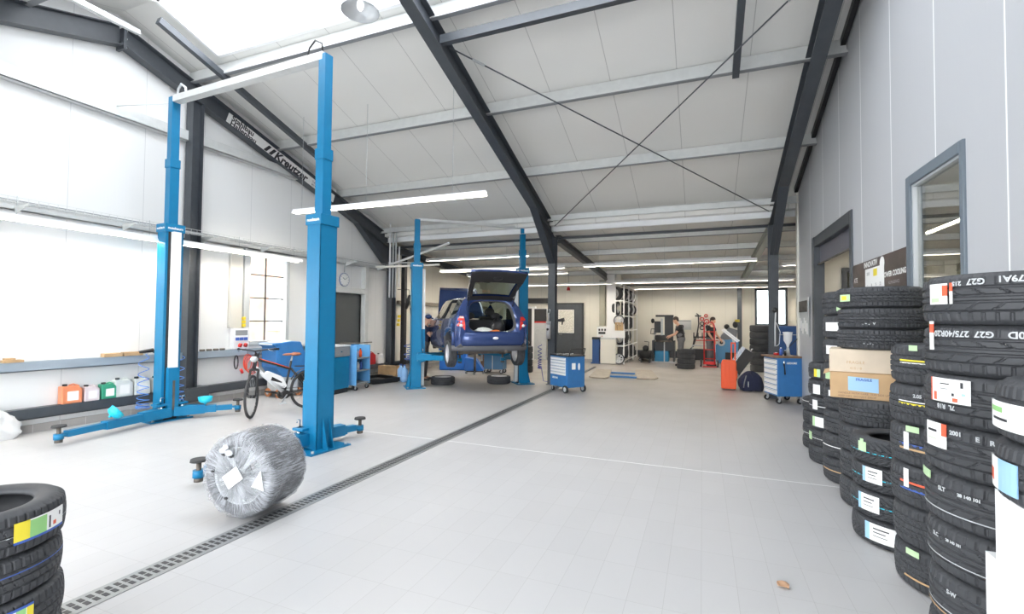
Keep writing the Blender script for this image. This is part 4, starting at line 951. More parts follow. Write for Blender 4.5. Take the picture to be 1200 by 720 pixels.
# bumper, lights, tailgate, bonnet
b = MB(); rows = []
for i in range(25):
    t = -1+2*i/24; y = .835*t; x = -1.86+.24*abs(t)**5+.02*abs(t)
    rows.append([V(x+.06, y, .36), V(x+.005, y*1.0, .38), V(x-.01, y, .50), V(x-.005, y, .62), V(x+.02, y*.99, .66), V(x+.10, y*.96, .67)])
b.grid(rows); b.build('rear_bumper', M_['carpaint'], CAR)
b = MB(); rows = []
for i in range(25):
    t = -1+2*i/24; y = .84*t; x = -1.865+.24*abs(t)**5+.02*abs(t)
    rows.append([V(x+.10, y*.97, .25), V(x+.01, y, .26), V(x-.008, y, .31), V(x, y, .37)])
b.grid(rows); b.build('bumper_lower_strip', mat('dark_grey_plastic', (.09, .09, .10), .6), CAR)
for s, m in ((1, 'tail_lamp'), (-1, 'tail_lamp')):
    b = MB(); b.grid([[V(-1.80, s*.60, .70), V(-1.765, s*.755, .70)], [V(-1.815, s*.60, .80), V(-1.775, s*.77, .80)], [V(-1.79, s*.615, .93), V(-1.755, s*.74, .93)], [V(-1.76, s*.63, .98), V(-1.74, s*.70, .98)]])
    b.build(m, mat('tail_lamp_red', (.62, .03, .02), .15, coat=1.), CAR)
    b = MB(); b.ball((-1.795, s*.68, .79), (.03, .035, .03)); b.build('reversing_lamp', M_['lwhite'], CAR)
tg = bpy.data.objects.new('tailgate', None); COL.objects.link(tg); tg.parent = CAR; tg.location = (-1.50, 0, 1.385); tg.rotation_euler = (0, math.radians(30), 0)
# tailgate extends towards -x from the hinge, curved; underside seen from behind
def tgp(u, v):   # u 0 hinge..1 lower edge, v -1..1
    w_ = lerp(.50, .60, u); return V(-.90*u, w_*v, .06*math.sin(PI*u)-.03*v*v+(.0 if u < .7 else (u-.7)*.35))
b = MB()
def panel(b, u0, u1, v0, v1, off, nu=5, nv=6, mi=0):
    b.grid([[tgp(lerp(u0, u1, i/nu), lerp(v0, v1, k/nv))+V(0, 0, off) for k in range(nv+1)] for i in range(nu+1)], mi=mi)
for off, mi in ((0, 0), (-.05, 1)):
    panel(b, 0, .14, -1, 1, off, mi=mi); panel(b, .66, 1, -1, 1, off, mi=mi); panel(b, .14, .66, -1, -.80, off, mi=mi); panel(b, .14, .66, .80, 1, off, mi=mi)
ed = [tgp(0, k/6) for k in range(-6, 7)]+[tgp(i/6, 1) for i in range(1, 7)]+[tgp(1, -k/6) for k in range(-5, 7)]+[tgp(1-i/6, -1) for i in range(1, 7)]
b.grid([ed, [p+V(0, 0, -.05) for p in ed]]); b.build('tailgate_shell', [M_['carpaint'], M_['black']], tg)
b = MB(); panel(b, .14, .66, -.8, .8, -.02); b.build('rear_window', cg, tg)
b = MB(); b.ball(tgp(.80, 0)+V(0, 0, -.06), (.06, .10, .02)); b.build('latch', M_['black'], tg)
for s in (1, -1): MB().tube([(-1.55, s*.50, 1.15), (-1.95, s*.50, 1.66)], .010).build('gas_strut', M_['black'], CAR)
b = MB(); b.grid([[V(.95+.95*i/6*math.cos(math.radians(58)), lerp(.64, .50, i/6)*k/6, .95+.95*i/6*math.sin(math.radians(58))+.05*math.sin(PI*i/6)) for k in range(-6, 7)] for i in range(7)])
o = b.build('bonnet', M_['carpaint'], CAR); sm = o.modifiers.new('s', 'SOLIDIFY'); sm.thickness = .03
for s in (1, -1):
    b = MB(); b.ball((.62, s*.94, .98), (.06, .09, .06), 12); b.beam((.62, s*.82, .93), (.62, s*.92, .96), .04, .03); b.build('wing_mirror', M_['carpaint'], CAR)
    b = MB(); b.cyl((1.72, s*.52, .66), (1.82, s*.52, .64), .11, n=18); b.build('headlamp', M_['chrome'], CAR)
b = MB(); b.ball((-1.868, -.04, .53), (.012, .065, .03)); b.build('badge_plate', M_['lwhite'], CAR)
MB().tube([(-1.2, -.28, .28), (-1.7, -.28, .26), (-1.86, -.28, .25)], .035, 12).build('exhaust', M_['iron'], CAR)
MB().beam((-1.22, -.6, .20), (-1.22, .6, .20), .06, .07).build('rear_axle', M_['iron'], CAR)
for s in (1, -1): MB().cyl((-1.0, s*.4, .22), (-1.0, s*.4, .55), .05, n=10).build('spring', M_['iron'], CAR)
for s in (1, -1):
    w_ = bpy.data.objects.new('wheel', None); COL.objects.link(w_); w_.parent = CAR; w_.location = (-1.22, s*.68, .18); w_.rotation_euler = (-s*PI/2, 0, 0)
    for nm, me in (('tyre_casing', tmesh(.295, .175, .195, 'street', 120)), ('rim', wheel_mesh(.197, .16, 5).mesh('rim', M_['alloy']))):
        q = bpy.data.objects.new(nm, me); COL.objects.link(q); q.parent = w_
    MB().cyl((1.24, s*.62, .27), (1.24, s*.70, .27), .13, n=20).build('brake_disc', M_['iron'], CAR)
# things lying in the boot (world placed)
CT = Matrix.Translation(carloc) @ Matrix.Rotation(carang, 4, 'Z')
def cloth(name, label, cat, c, r, m, seed, loc_world=None, n=20, rough=.25):
    rn = random.Random(seed); ph = [rn.uniform(0, 6.28) for _ in range(8)]
    b = MB(); k = n//2+1; vs = []
    rows = []
    for i in range(k):
        t = PI*i/(k-1); row = []
        for j in range(n):
            a = 2*PI*j/n; w_ = 1+rough*(.4*math.sin(3*a+ph[0])+.3*math.sin(5*a+2*t+ph[1])+.3*math.sin(4*t+ph[2]+a)+.2*math.sin(9*a+ph[3])+.22*math.sin(13*a+7*t+ph[5])+.2*math.sin(11*t-6*a+ph[6]))*math.sin(t)
            z = r[2]*math.cos(t); z = max(z, -r[2]*.55); row.append(V(r[0]*math.sin(t)*math.cos(a)*w_, r[1]*math.sin(t)*math.sin(a)*w_, z*(1+.15*math.sin(4*a+ph[4]))+r[2]*.55))
        rows.append(row+row[:1])
    b.grid(rows); return tag(b.build(name, m if not isinstance(m, str) else M_[m], loc=c), label, cat)
for nm, lb, ct, p, r, m in (('jacket', 'white jacket lying in the open boot of the raised car', 'clothing', (-1.5, .12, .60), (.20, .22, .09), 'paper'), ('orange_vest', 'bright orange vest crumpled in the open boot of the raised car', 'clothing', (-1.60, -.12, .60), (.14, .20, .06), 'orange2'),
                            ('holdall', 'black holdall bag in the open boot of the raised car', 'bag', (-1.36, -.25, .60), (.16, .22, .22), 'black'), ('blue_cloth', 'small bright blue cloth at the right edge of the open boot', 'cloth', (-1.62, -.40, .60), (.07, .07, .05), 'lblue')):
    q = CT @ V(*p); cloth(nm, lb, ct, (q.x, q.y, q.z), r, m, len(nm))
# =================================================================== PEOPLE
def union(name, caps, m, parent, vox=.012, smooth=6):
    """round cones and ellipsoids fused into one continuous surface by voxel remeshing"""
    b = MB()
    for c in caps:
        if c[0] == 'c':
            _, p0, p1, r0, r1 = c; p0 = Vector(p0); p1 = Vector(p1); b.cyl(p0, p1, r0, r1, 14); b.ball(p0, r0, 14); b.ball(p1, r1, 14)
        elif c[0] == 'e':
            T = c[3] if len(c) > 3 else None; b.ball(c[1], c[2], 16, T)
    me = bpy.data.meshes.new(name); me.from_pydata(b.v, [], b.f)
    o = bpy.data.objects.new(name, me); COL.objects.link(o)
    rm = o.modifiers.new('r', 'REMESH'); rm.mode = 'VOXEL'; rm.voxel_size = vox
    s = o.modifiers.new('s', 'SMOOTH'); s.iterations = smooth; s.factor = .5
    dg = bpy.context.evaluated_depsgraph_get(); dg.update(); m2 = bpy.data.meshes.new_from_object(o.evaluated_get(dg))
    m2.materials.clear(); m2.materials.append(m); m2.polygons.foreach_set('use_smooth', [True]*len(m2.polygons)); m2.polygons.foreach_set('material_index', [0]*len(m2.polygons))
    bpy.data.objects.remove(o); r = bpy.data.objects.new(name, m2); COL.objects.link(r); r.parent = parent; return r
def hand(P, d, side, curl=.6, up=(0, 0, 1)):
    """palm, four unequal bent fingers and a thumb; d = direction of the hand"""
    P = Vector(P); d = Vector(d).normalized(); s = Vector(up).cross(d)
    if s.length < .1: s = V(0, 1, 0).cross(d)
    s.normalize(); n = d.cross(s); out = [('c', P, P+d*.05, .026, .036), ('c', P+d*.05-s*.02, P+d*.085-s*.025, .018, .014), ('c', P+d*.05+s*.02, P+d*.085+s*.025, .018, .014)]
    for k, L in enumerate((.068, .078, .072, .055)):
        o_ = P+d*.085+s*(k-1.5)*.021*side; a = o_+(d*math.cos(curl*.5)-n*math.sin(curl*.5))*L*.5; e = a+(d*math.cos(curl*1.4)-n*math.sin(curl*1.4))*L*.5
        out += [('c', o_, a, .0095, .009), ('c', a, e, .009, .0075)]
    t0 = P+d*.02-s*.03*side; t1 = t0+(d*.6-s*side*.7-n*.2)*.045; t2 = t1+(d*.9-s*side*.15-n*.4)*.035
    return out+[('c', t0, t1, .013, .011), ('c', t1, t2, .011, .009)]
def human(name, label, loc, rz, J, shirt, trouser, cap=None, sleeve=.5, bald=False, overall=None, group=None, hair='hair'):
    """J: joint positions in local metres, +x is forward. keys: hip,chest,neck,head, sh/el/wr L R, hp/kn/an/toe L R"""
    t = thing(name, label, 'person', loc, rz, group); j = {k: Vector(v) for k, v in J.items()}
    hdir = (j['head']-j['neck']).normalized(); face = j['face'].normalized()
    H0 = j['head']; fx = (face-hdir*face.dot(hdir)).normalized(); fy = hdir.cross(fx)
    F = Matrix((fx, fy, hdir)).transposed().to_4x4()
    def hp(x, y, z): return H0+fx*x+fy*y+hdir*z
    B = [('c', j['hip'], j['chest'], .125, .135), ('c', j['chest'], j['neck']-hdir*.06, .13, .075), ('c', j['neck']-hdir*.05, j['head']-hdir*.04, .056, .052),
         ('e', hp(-.01, 0, .02), (.098, .078, .112), F), ('e', hp(.02, 0, -.05), (.072, .06, .07), F), ('c', hp(.088, 0, .015), hp(.108, 0, -.018), .011, .016), ('e', hp(.085, 0, -.058), (.014, .026, .010), F), ('e', hp(.072, 0, -.10), (.025, .03, .02), F)]
    for s in (1, -1): B += [('e', hp(-.01, s*.08, -.005), (.02, .012, .032), F), ('e', hp(.078, s*.03, .02), (.016, .018, .010), F)]
    for s, k in ((1, 'L'), (-1, 'R')):
        B += [('c', j['chest']+(j['sh'+k]-j['chest'])*.4, j['sh'+k], .08, .058), ('c', j['sh'+k], j['el'+k], .053, .040), ('c', j['el'+k], j['wr'+k], .040, .027)]
        B += hand(j['wr'+k], (j['wr'+k]-j['el'+k]) if 'hd'+k not in j else j['hd'+k], s, .7)
        B += [('c', j['hip'], j['hp'+k], .11, .09), ('c', j['hp'+k], j['kn'+k], .083, .056), ('c', j['kn'+k], j['an'+k], .056, .038), ('c', j['an'+k], j['to'+k], .038, .028)]
    union('body', B, M_['skin'], t, .009, 3)
    C = [('c', j['hip'], j['chest'], .142, .152), ('c', j['chest'], j['neck']-hdir*.075, .145, .078)]
    for s, k in ((1, 'L'), (-1, 'R')):
        C += [('c', j['chest']+(j['sh'+k]-j['chest'])*.4, j['sh'+k], .094, .072), ('c', j['sh'+k], j['sh'+k].lerp(j['el'+k], sleeve), .068, .060)]
        if sleeve >= 1: C += [('c', j['el'+k], j['el'+k].lerp(j['wr'+k], .9), .054, .04)]
    union('shirt', C, M_[shirt], t, .012, 4)
    C = [('e', j['hip']+V(0, 0, .02), (.15, .17, .13))]
    for k in 'LR': C += [('c', j['hip'], j['hp'+k], .13, .108), ('c', j['hp'+k], j['kn'+k], .102, .076), ('c', j['kn'+k], j['an'+k]+V(0, 0, .02), .076, .062)]
    if overall: C += [('e', j['hip'].lerp(j['chest'], .5)+fx*.0, (.135, .16, .16))]
    union('trousers', C, M_[trouser], t, .012, 4)
    if overall:
        for s in (1, -1):
            MB().tube([j['hip'].lerp(j['chest'], .7)+V(.14, s*.08, 0), j['chest']+V(.10, s*.10, .14), j['chest']+V(-.08, s*.09, .16), j['hip'].lerp(j['chest'], .6)+V(-.15, s*.02, 0)], .018).build('brace_strap', M_[trouser], t)
    for k in 'LR':
        union('shoe', [('c', j['an'+k]+V(-.03, 0, -.035), j['to'+k], .048, .036), ('c', j['an'+k]+V(0, 0, .02), j['an'+k]+V(0, 0, -.03), .05, .048)], M_['black'], t, .012, 2)
    if cap:
        union('cap', [('e', hp(-.012, 0, .055), (.108, .09, .085), F), ('c', hp(.07, -.03, .06), hp(.135, 0, .05), .02, .014), ('c', hp(.07, .03, .06), hp(.135, 0, .05), .02, .014)], M_[cap], t, .009, 2)
    else: union('hair', [('e', hp(-.022, 0, .048), (.100, .086, .100), F), ('e', hp(-.05, 0, .0), (.06, .078, .07), F)], M_[hair], t, .009, 2)
    return t
def stand(**k):
    J = dict(hip=(0, 0, .95), chest=(0, 0, 1.28), neck=(.0, 0, 1.50), head=(.02, 0, 1.64), face=(1, 0, -.2), shL=(0, .20, 1.42), shR=(0, -.20, 1.42), elL=(.02, .26, 1.13), elR=(.02, -.26, 1.13), wrL=(.12, .25, .90), wrR=(.12, -.25, .90),
             hpL=(0, .10, .90), hpR=(0, -.10, .90), knL=(.02, .11, .49), knR=(.02, -.11, .49), anL=(-.01, .12, .09), anR=(-.01, -.12, .09), toL=(.16, .14, .035), toR=(.16, -.14, .035))
    J.update(k); return J
# mechanic behind the rear lift post, working at the car's front wheel
human('person', 'person in cap, dark t-shirt and grey work trousers behind the rear lift\'s left post', (-6.80, 10.70, 0), math.radians(20),
      stand(chest=(.03, 0, 1.28), neck=(.05, 0, 1.49), head=(.09, 0, 1.62), face=(1, 0, -.5), elL=(.22, .24, 1.24), elR=(.22, -.24, 1.18), wrL=(.44, .16, 1.22), wrR=(.40, -.14, 1.06)), 'navy', 'trouser', cap='lgrey', sleeve=.55)
# person at the tyre changer, seen from behind/right
human('person', 'person in black t-shirt and grey bib overalls at the tyre changer', (-.72, 18.2, 0), math.radians(175),
      stand(chest=(.06, 0, 1.29), neck=(.12, 0, 1.51), head=(.18, 0, 1.64), face=(1, 0, -.6), elL=(.16, .26, 1.16), elR=(.18, -.24, 1.16), wrL=(.38, .16, 1.08), wrR=(.38, -.14, 1.05)), 'tee', 'trouser', sleeve=.5, overall=True)
# person behind the red sack truck, looking down to the right
human('person', 'person in black t-shirt looking down behind the red sack truck', (.26, 18.6, 0), math.radians(-30),
      stand(chest=(.02, 0, 1.29), neck=(.05, 0, 1.51), head=(.10, 0, 1.635), face=(1, 0, -.7), elL=(.10, .25, 1.15), elR=(.10, -.25, 1.15), wrL=(.27, .20, .98), wrR=(.25, -.20, .94)), 'tee', 'trouser', sleeve=.45)
# =================================================================== EVERYTHING STANDING ABOUT
def blk(parent, name, m, x0, x1, y0, y1, z0, z1, bev=0, label=None):
    return MB().box(x0, x1, y0, y1, z0, z1).build(name, M_[m] if isinstance(m, str) else m, parent, bev=bev, label=label)
def castor(parent, x, y, r=.05, name='castor'):
    e = bpy.data.objects.new(name, None); COL.objects.link(e); e.parent = parent; e.location = (x, y, 0)
    MB().cyl((0, -.015, r), (0, .015, r), r, n=16).build('tread', M_['black'], e)
    MB().cyl((0, -.017, r), (0, .017, r), r*.45, n=12).build('hub', M_['lgrey'], e)
    MB().box(-.012, .03, -.024, -.019, r, 2*r+.02).box(-.012, .03, .019, .024, r, 2*r+.02).box(-.02, .04, -.024, .024, 2*r+.02, 2*r+.027).build('fork', M_['zinc'], e)
    return e
# ---- small blue tool trolley beside the middle column (front towards the camera)
t = thing('tool_trolley', 'blue tool trolley with white drawer fronts beside the middle column', 'tool trolley', (-2.86, 10.48, 0), math.radians(-31))
t.rotation_euler = (0, 0, math.radians(-38))
blk(t, 'cabinet', 'blue2', -.33, .33, -.24, .24, .12, .80, .008)
for k in range(6):
    d = blk(t, 'drawer', 'white', -.30, .27, -.252, -.24, .385+k*.066, .385+k*.066+.058, .003, label='white drawer front')
    MB().box(-.28, .25, -.262, -.252, .385+k*.066+.046, .385+k*.066+.056).build('handle_strip', M_['lgrey'], d)
p = blk(t, 'lower_panel', 'blue2', -.30, .27, -.25, -.24, .14, .375, .003)
flat_text('GEDORE', .055, frame_T((-.12, -.2515, .31), (1, 0, 0), (0, 0, 1)), M_['paper'], 'maker_lettering', t, bold=.002)
blk(t, 'top_tray', 'black', -.34, .34, -.25, .25, .80, .83, .006)
MB().tube([(.33, -.2, .80), (.40, -.2, .98), (.40, .2, .98), (.33, .2, .80)], .012).build('push_handle', M_['black'], t)
for x, y in ((-.27, -.2), (-.27, .2)): castor(t, x, y)
for y in (-.22, .22):
    e = bpy.data.objects.new('rear_wheel', None); COL.objects.link(e); e.parent = t; e.location = (.27, y*1.12, .085)
    MB().cyl((0, -.02, 0), (0, .02, 0), .085, n=24).build('tread', M_['black'], e); MB().cyl((0, -.024, 0), (0, .024, 0), .05, n=18).build('hub', M_['lgrey'], e)
MB().box(.331, .336, -.12, -.02, .52, .66).build('side_pocket', M_['paper'], t)
MB().ball((.345, .07, .58), (.012, .03, .08)).build('side_hook', M_['lwhite'], t)
tw = thing('hand_tool', 'wrenches and sockets scattered on top of the blue tool trolley', 'tools', (-2.88, 10.46, .83), .3)
for k in range(5): MB().tube([(-.2+.07*k, -.1, .012), (-.12+.07*k, .08, .014)], .009).ball((-.2+.07*k, -.1, .012), .016, 8).build('wrench', M_['chrome' if k % 2 else 'lgrey'], tw)
MB().tube([(-.05, .1, .01), (.10, .02, .10)], .006).build('screwdriver', M_['black'], tw)
# ---- workbench trolley before the right column
wb = thing('workbench_trolley', 'blue workbench trolley with brown wooden top before the right column', 'workbench', (1.50, 10.92, 0), math.radians(18))
blk(wb, 'cabinet', 'blue2', -.235, .25, -.29, .29, .15, .90, .008)
for k in range(7):
    d = blk(wb, 'drawer', 'white', -.25, -.236, -.26, .26, .18+k*.10, .18+k*.10+.085, .003, label='pale drawer front')
    MB().box(-.262, -.25, -.24, .24, .18+k*.10+.065, .18+k*.10+.08).build('handle_strip', M_['lgrey'], d)
blk(wb, 'wooden_top', 'wood2', -.29, .27, -.31, .31, .90, .935, .006)
flat_text('GEDORE', .05, frame_T((.03, -.2915, .80), (1, 0, 0), (0, 0, 1)), M_['paper'], 'maker_lettering', wb, bold=.002)
for x in (-.2, .2):
    for y in (-.25, .25): castor(wb, x, y, .055)
hk = thing('pliers', 'pair of pliers hanging on the blue side of the workbench trolley', 'tool', (1.50, 10.60, .66), 0)
MB().tube([(-.03, 0, .14), (-.012, 0, .06), (0, 0, -.08)], .010).tube([(-.012, 0, .14), (-.012, 0, .06), (-.01, 0, -.08)], .009).build('handles', M_['black'], hk); MB().ball((-.02, 0, .15), (.018, .01, .04)).build('jaws', M_['chrome'], hk)
q = thing('paint_gun', 'white plastic spray cup gun standing on the wooden trolley top', 'spray gun', (1.60, 10.98, .935))
MB().lathe([(.075, .30), (.08, .44), (.09, .45), (.09, .47), (0, .48)], 20).lathe([(0, .16), (.02, .17), (.03, .22), (.075, .30)], 20).build('cup', M_['lwhite'], q)
MB().tube([(0, 0, .17), (0, 0, 0)], [.02, .05]).build('stand', M_['lgrey'], q)
MB().tube([(.02, 0, .17), (.10, 0, .26), (.17, 0, .34)], .008).build('lever', M_['black'], q)
for nm, lb, x, y, m, h, r in (('spray_can', 'blue and white spray can on the wooden trolley top', 1.47, 10.92, 'lblue', .16, .03), ('spray_can', 'small dark bottle beside the blue spray can on the trolley', 1.535, 10.86, 'black', .11, .024), ('tin', 'low red tin on the wooden trolley top', 1.40, 11.02, 'red', .05, .05)):
    c = thing(nm, lb, 'can' if nm != 'tin' else 'tin', (x, y, .935)); MB().lathe([(0, 0), (r, 0), (r, h*.8), (r*.5, h*.88), (0, h*.88)], 18).build('can_body', M_[m], c); MB().cyl((0, 0, h*.86), (0, 0, h), r*.45, n=12).build('cap', M_['white'], c)
c = thing('lead_lamp', 'white stick inspection lamp hanging on the right column', 'lamp', (1.41, 11.26, 1.1)); MB().tube([(0, 0, 0), (.0, -.02, .5), (.01, -.02, .72)], .014).build('stick', M_['lwhite'], c); MB().ball((0, -.02, .76), (.05, .03, .06)).build('head', M_['black'], c); MB().tube([(.02, -.02, .5), (.09, -.03, .3), (.07, -.03, .05), (.02, -.02, .0)], .006).build('cable', M_['lwhite'], c)
# ---- cabinet and notice boards right of the column
c = thing('tall_cabinet', 'deep blue tall cabinet standing in the right rear bay', 'cabinet', (2.34, 16.1, 0)); blk(c, 'cabinet_body', 'blue3', -.35, .35, -.25, .25, .08, 1.5, .008); blk(c, 'door', 'blue3', -.33, .33, -.268, -.25, .12, 1.22, .004); blk(c, 'top_drawer', 'blue3', -.33, .33, -.268, -.25, 1.26, 1.46, .004); blk(c, 'handle', 'lgrey', -.3, .3, -.285, -.268, 1.235, 1.25); blk(c, 'plinth', 'black', -.33, .33, -.23, .23, 0, .08)
c = thing('notice_board', 'strip of papers and keys pinned to the end of the grey wall', 'notice board', (1.78, 10.30, 1.35)); blk(c, 'board', 'lgrey', -.01, .0, -.42, .42, 0, .72)
for k in range(6):
    y = -.34+.13*k; blk(c, 'paper_sheet', 'paper' if k % 2 else 'lwhite', -.014, -.0105, y, y+.10, .04+.05*(k % 3), .24+.05*(k % 3)); MB().tube([(-.02, y+.05, .66), (-.02, y+.05, .45)], .012).build('key_bunch', M_['iron'], c)
# ---- poster with calendar on the office wall
po = thing('wall_poster', 'dark brown advertising poster on the grey wall between door and window', 'poster', (XR-.004, 6.40, 1.35))
pm = mat('poster_print', (.060, .040, .035), .35, noise=.5, nscale=3)
blk(po, 'poster_sheet', pm, -.004, 0, -.86, .86, 0, .98)
TT = lambda y, z: frame_T((-.0055, y, z), (0, -1, 0), (0, 0, 1))
flat_text('INNOVATIV', .085, TT(.16, .93), M_['paper'], 'lettering', po, bold=.003); flat_text('POWER COOLING', .075, TT(-.55, .76), M_['paper'], 'lettering', po, bold=.003); flat_text('KLIMASERVICE', .045, TT(-.55, .67), M_['lgrey'], 'lettering', po)
flat_text('ATE', .08, TT(.72, .78), M_['paper'], 'lettering', po, bold=.002); flat_text('ATech', .07, TT(.66, .48), M_['paper'], 'lettering', po, bold=.002)
MB().cyl((-.0045, -.22, .90), (-.0065, -.22, .90), .07, n=24).build('white_disc', M_['paper'], po); MB().box(-.0065, -.0045, -.84, -.44, .22, .58).build('picture_panel', M_['pblue'], po); MB().box(-.0068, -.0045, .5, .84, .04, .36).build('picture_panel', mat('poster_red', (.22, .03, .02), .4), po)
ca = thing('wall_calendar', 'white sheet calendar hung over the dark poster on the grey wall', 'calendar', (XR-.012, 6.42, 1.57)); blk(ca, 'sheet', 'paper', -.003, 0, -.31, .31, 0, .66)
MB().box(-.0045, -.003, -.10, .02, .56, .64).build('yellow_heading', M_['lyellow'], ca)
for i, z in enumerate((.44, .30, .16, .04)):
    for k in range(4):
        flat_text('%d' % (1+k*7+i), .05, frame_T((-.0042, .22-.14*k, z+.02), (0, -1, 0), (0, 0, 1)), M_['ink'], 'date_figure', ca)
flat_text('2015', .05, frame_T((-.0042, .2, .6), (0, -1, 0), (0, 0, 1)), M_['ink'], 'heading', ca)
ba = thing('office_bench', 'dark blue-green cabinet on the office floor just behind the window glass', 'cabinet', (2.35, 4.9, 0)); blk(ba, 'body', mat('teal_dark', (.02, .07, .10), .4), -.25, .25, -.6, .6, 0, 1.5, .01); blk(ba, 'top', 'lgrey', -.27, .27, -.62, .62, 1.5, 1.53, .004)
# ---- canisters and bits on the left wall
def canister(label, y, w, h, m, cap='black', z=.345, x=-8.475, d=.12, lab='paper'):
    c = thing('canister', label, 'canister', (x, y, z+.0005))
    MB().prism([(-w/2, 0), (w/2, 0), (w/2, h*.72), (w*.22, h*.9), (-w*.1, h*.9), (-w/2, h*.9)], -d/2, d/2, 'yz').build('can_body', m, c, bev=.012)
    MB().tube([(0, w*.42, h*.70), (0, w*.40, h*.86), (0, w*.12, h*.97), (0, -.02, h*.92)], .011).build('handle', m, c)
    MB().cyl((0, -w*.28, h*.88), (0, -w*.28, h), .028, n=16).build('screw_cap', M_[cap], c)
    blk(c, 'paper_label', lab, d/2, d/2+.0015, -w*.25, w*.30, h*.16, h*.62)
def pl(name, col, a=.75):
    m = mat(name, col, .3); m.node_tree.nodes['Principled BSDF'].inputs['Transmission Weight'].default_value = .25; return m
po_ = pl('orange_canister_plastic', (.90, .32, .16)); pw = pl('white_canister_plastic', (.78, .82, .80)); pg = pl('green_canister_plastic', (.06, .42, .25)); pp = pl('pinkish_canister_plastic', (.82, .72, .74))
canister('orange-red plastic canister on the base beam, leftmost of the row', 3.98, .24, .28, po_)
canister('cloudy pinkish-white canister between the orange and the green one', 4.22, .19, .24, pp)
canister('green plastic canister with white label on the base beam', 4.44, .20, .25, pg)
canister('large white canister just right of the green one', 4.64, .25, .30, pw)
canister('white canister behind the spiral air hose', 4.90, .23, .29, pw)
canister('white canister half hidden by the left lift post', 5.16, .20, .27, pw)
canister('flat red canister on the base beam right of the dark door', 10.62, .34, .36, M_['red'], lab='red')
canister('white canister with dark lid beside the flat red one', 11.05, .26, .29, M_['white'])
wd = thing('wood_block', 'two pale wood blocks lying on the sill beam before the left lift post', 'wood', (-8.46, 4.62, .981)); blk(wd, 'block', 'wood', -.05, .05, -.27, -.02, 0, .055, .004); blk(wd, 'block', 'wood', -.05, .05, .0, .27, 0, .06, .004)
wd = thing('wood_block', 'small orange-brown wood scraps at the left end of the sill beam', 'wood', (-8.46, 3.34, .981)); blk(wd, 'block', 'wood', -.05, .05, -.10, .10, 0, .035, .003); blk(wd, 'block', 'wood', -.04, .04, -.08, .02, .036, .06, .003)
dg = thing('air_gun', 'black pneumatic impact gun lying on the sill beam by the lift post', 'air tool', (-8.42, 4.98, .981)); MB().tube([(0, -.15, .05), (0, .06, .07)], [.02, .035]).build('barrel', M_['black'], dg); MB().tube([(0, .05, .06), (.06, .09, .02)], .022).build('grip', M_['black'], dg)
def spiral(p, axis, r, turns, pitch, rad, n=14):
    out = []
    for i in range(int(turns*n)+1):
        a = 2*PI*i/n; out.append(V(p[0]+r(i/(turns*n))*math.cos(a), p[1]+r(i/(turns*n))*math.sin(a), p[2]-pitch*i/n*(1-.6*i/(turns*n))))
    return out
h = thing('spiral_air_hose', 'blue spiral air hose hanging from the sill beam left of the lift post', 'hose', (-8.30, 4.84, 0))
MB().tube([(-.08, .1, 1.0), (0, .02, 1.0)]+spiral((0, 0, .98), 'z', lambda u: .065+.03*u, 10, .20, .01), .006, 6).build('hose', mat('pale_blue_hose', (.10, .28, .75), .3), h)
h = thing('spiral_air_hose', 'blue spiral air hose partly visible behind the left lift post', 'hose', (-8.15, 5.30, 0))
MB().tube(spiral((0, 0, .95), 'z', lambda u: .07, 9, .2, .01), .006, 6).build('hose', mat('pale_blue_hose_2', (.10, .28, .75), .3), h)
mt = thing('metal_bits', 'small dark metal fittings lying on the sill beam right of the column', 'fittings', (-8.46, 6.05, .981))
for k in range(4): MB().cyl((0, -.2+.13*k, .02), (.02, -.12+.13*k, .02), .02, n=10).build('fitting', M_['iron'], mt)
# power distribution box under the wide conduit
e = thing('cable_duct', 'wide beige cable duct rising from the socket box left of the window', 'duct', (XL, 6.57, 1.40)); blk(e, 'duct_cover', mat('beige_duct', (.60, .58, .53), .5), 0, .07, -.13, .13, 0, 1.58, .004)
e = thing('duct_post', 'light grey steel post between cable duct and window frame', 'post', (XL, 6.765, .98)); blk(e, 'post', 'lgrey', 0, .08, -.03, .03, 0, 2.02, .003)
e = thing('socket_box', 'white power distribution box with blue and red sockets on the sill beam', 'socket box', (XL, 6.66, .985)); blk(e, 'housing', 'white', 0, .12, -.17, .17, 0, .41, .01); blk(e, 'window_flap', 'grey', .12, .126, -.13, .13, .27, .37, .003)
for k in range(3): blk(e, 'blue_socket', 'lblue', .12, .145, -.13+.09*k, -.06+.09*k, .17, .23, .004)
for k in range(2): MB().cyl((.12, -.05+.12*k, .08), (.16, -.03+.12*k, .07), .04, n=16).build('red_socket', M_['red'], e)
e = thing('yellow_coupler', 'three yellow air couplers stacked above the white socket box', 'coupler', (XL+.07, 6.72, 1.42))
for k in range(3): blk(e, 'coupler', 'yellow', 0, .05, -.03, .03, .07*k, .07*k+.06, .008)
e = thing('cable_coil', 'red extension cable coiled on a hook under the sill beam', 'cable', (-8.36, 6.75, .72))
for k in range(5): MB().tube([(.01*k, .09*math.cos(a)*(1+.1*k)+.02*k, .16*math.sin(a)-.02*k) for a in [2*PI*i/20 for i in range(20)]], .008, 6, closed=True).build('cable_loop', M_['red' if k % 2 else 'lred'], e)
MB().cyl((.02, -.16, -.12), (.02, -.12, -.20), .025, n=10).build('plug', M_['red'], e); MB().tube([(0, 0, .16), (0, 0, .24), (-.06, 0, .26)], .01).build('hook', M_['grey'], e)
e = thing('cable_coil', 'dark cable hanging in loops left of the red one', 'cable', (-8.36, 6.50, .74))
for k in range(2): MB().tube([(.01*k, .04*math.cos(a), .13*math.sin(a)) for a in [2*PI*i/16 for i in range(16)]], .009, 6, closed=True).build('cable_loop', M_['black'], e)
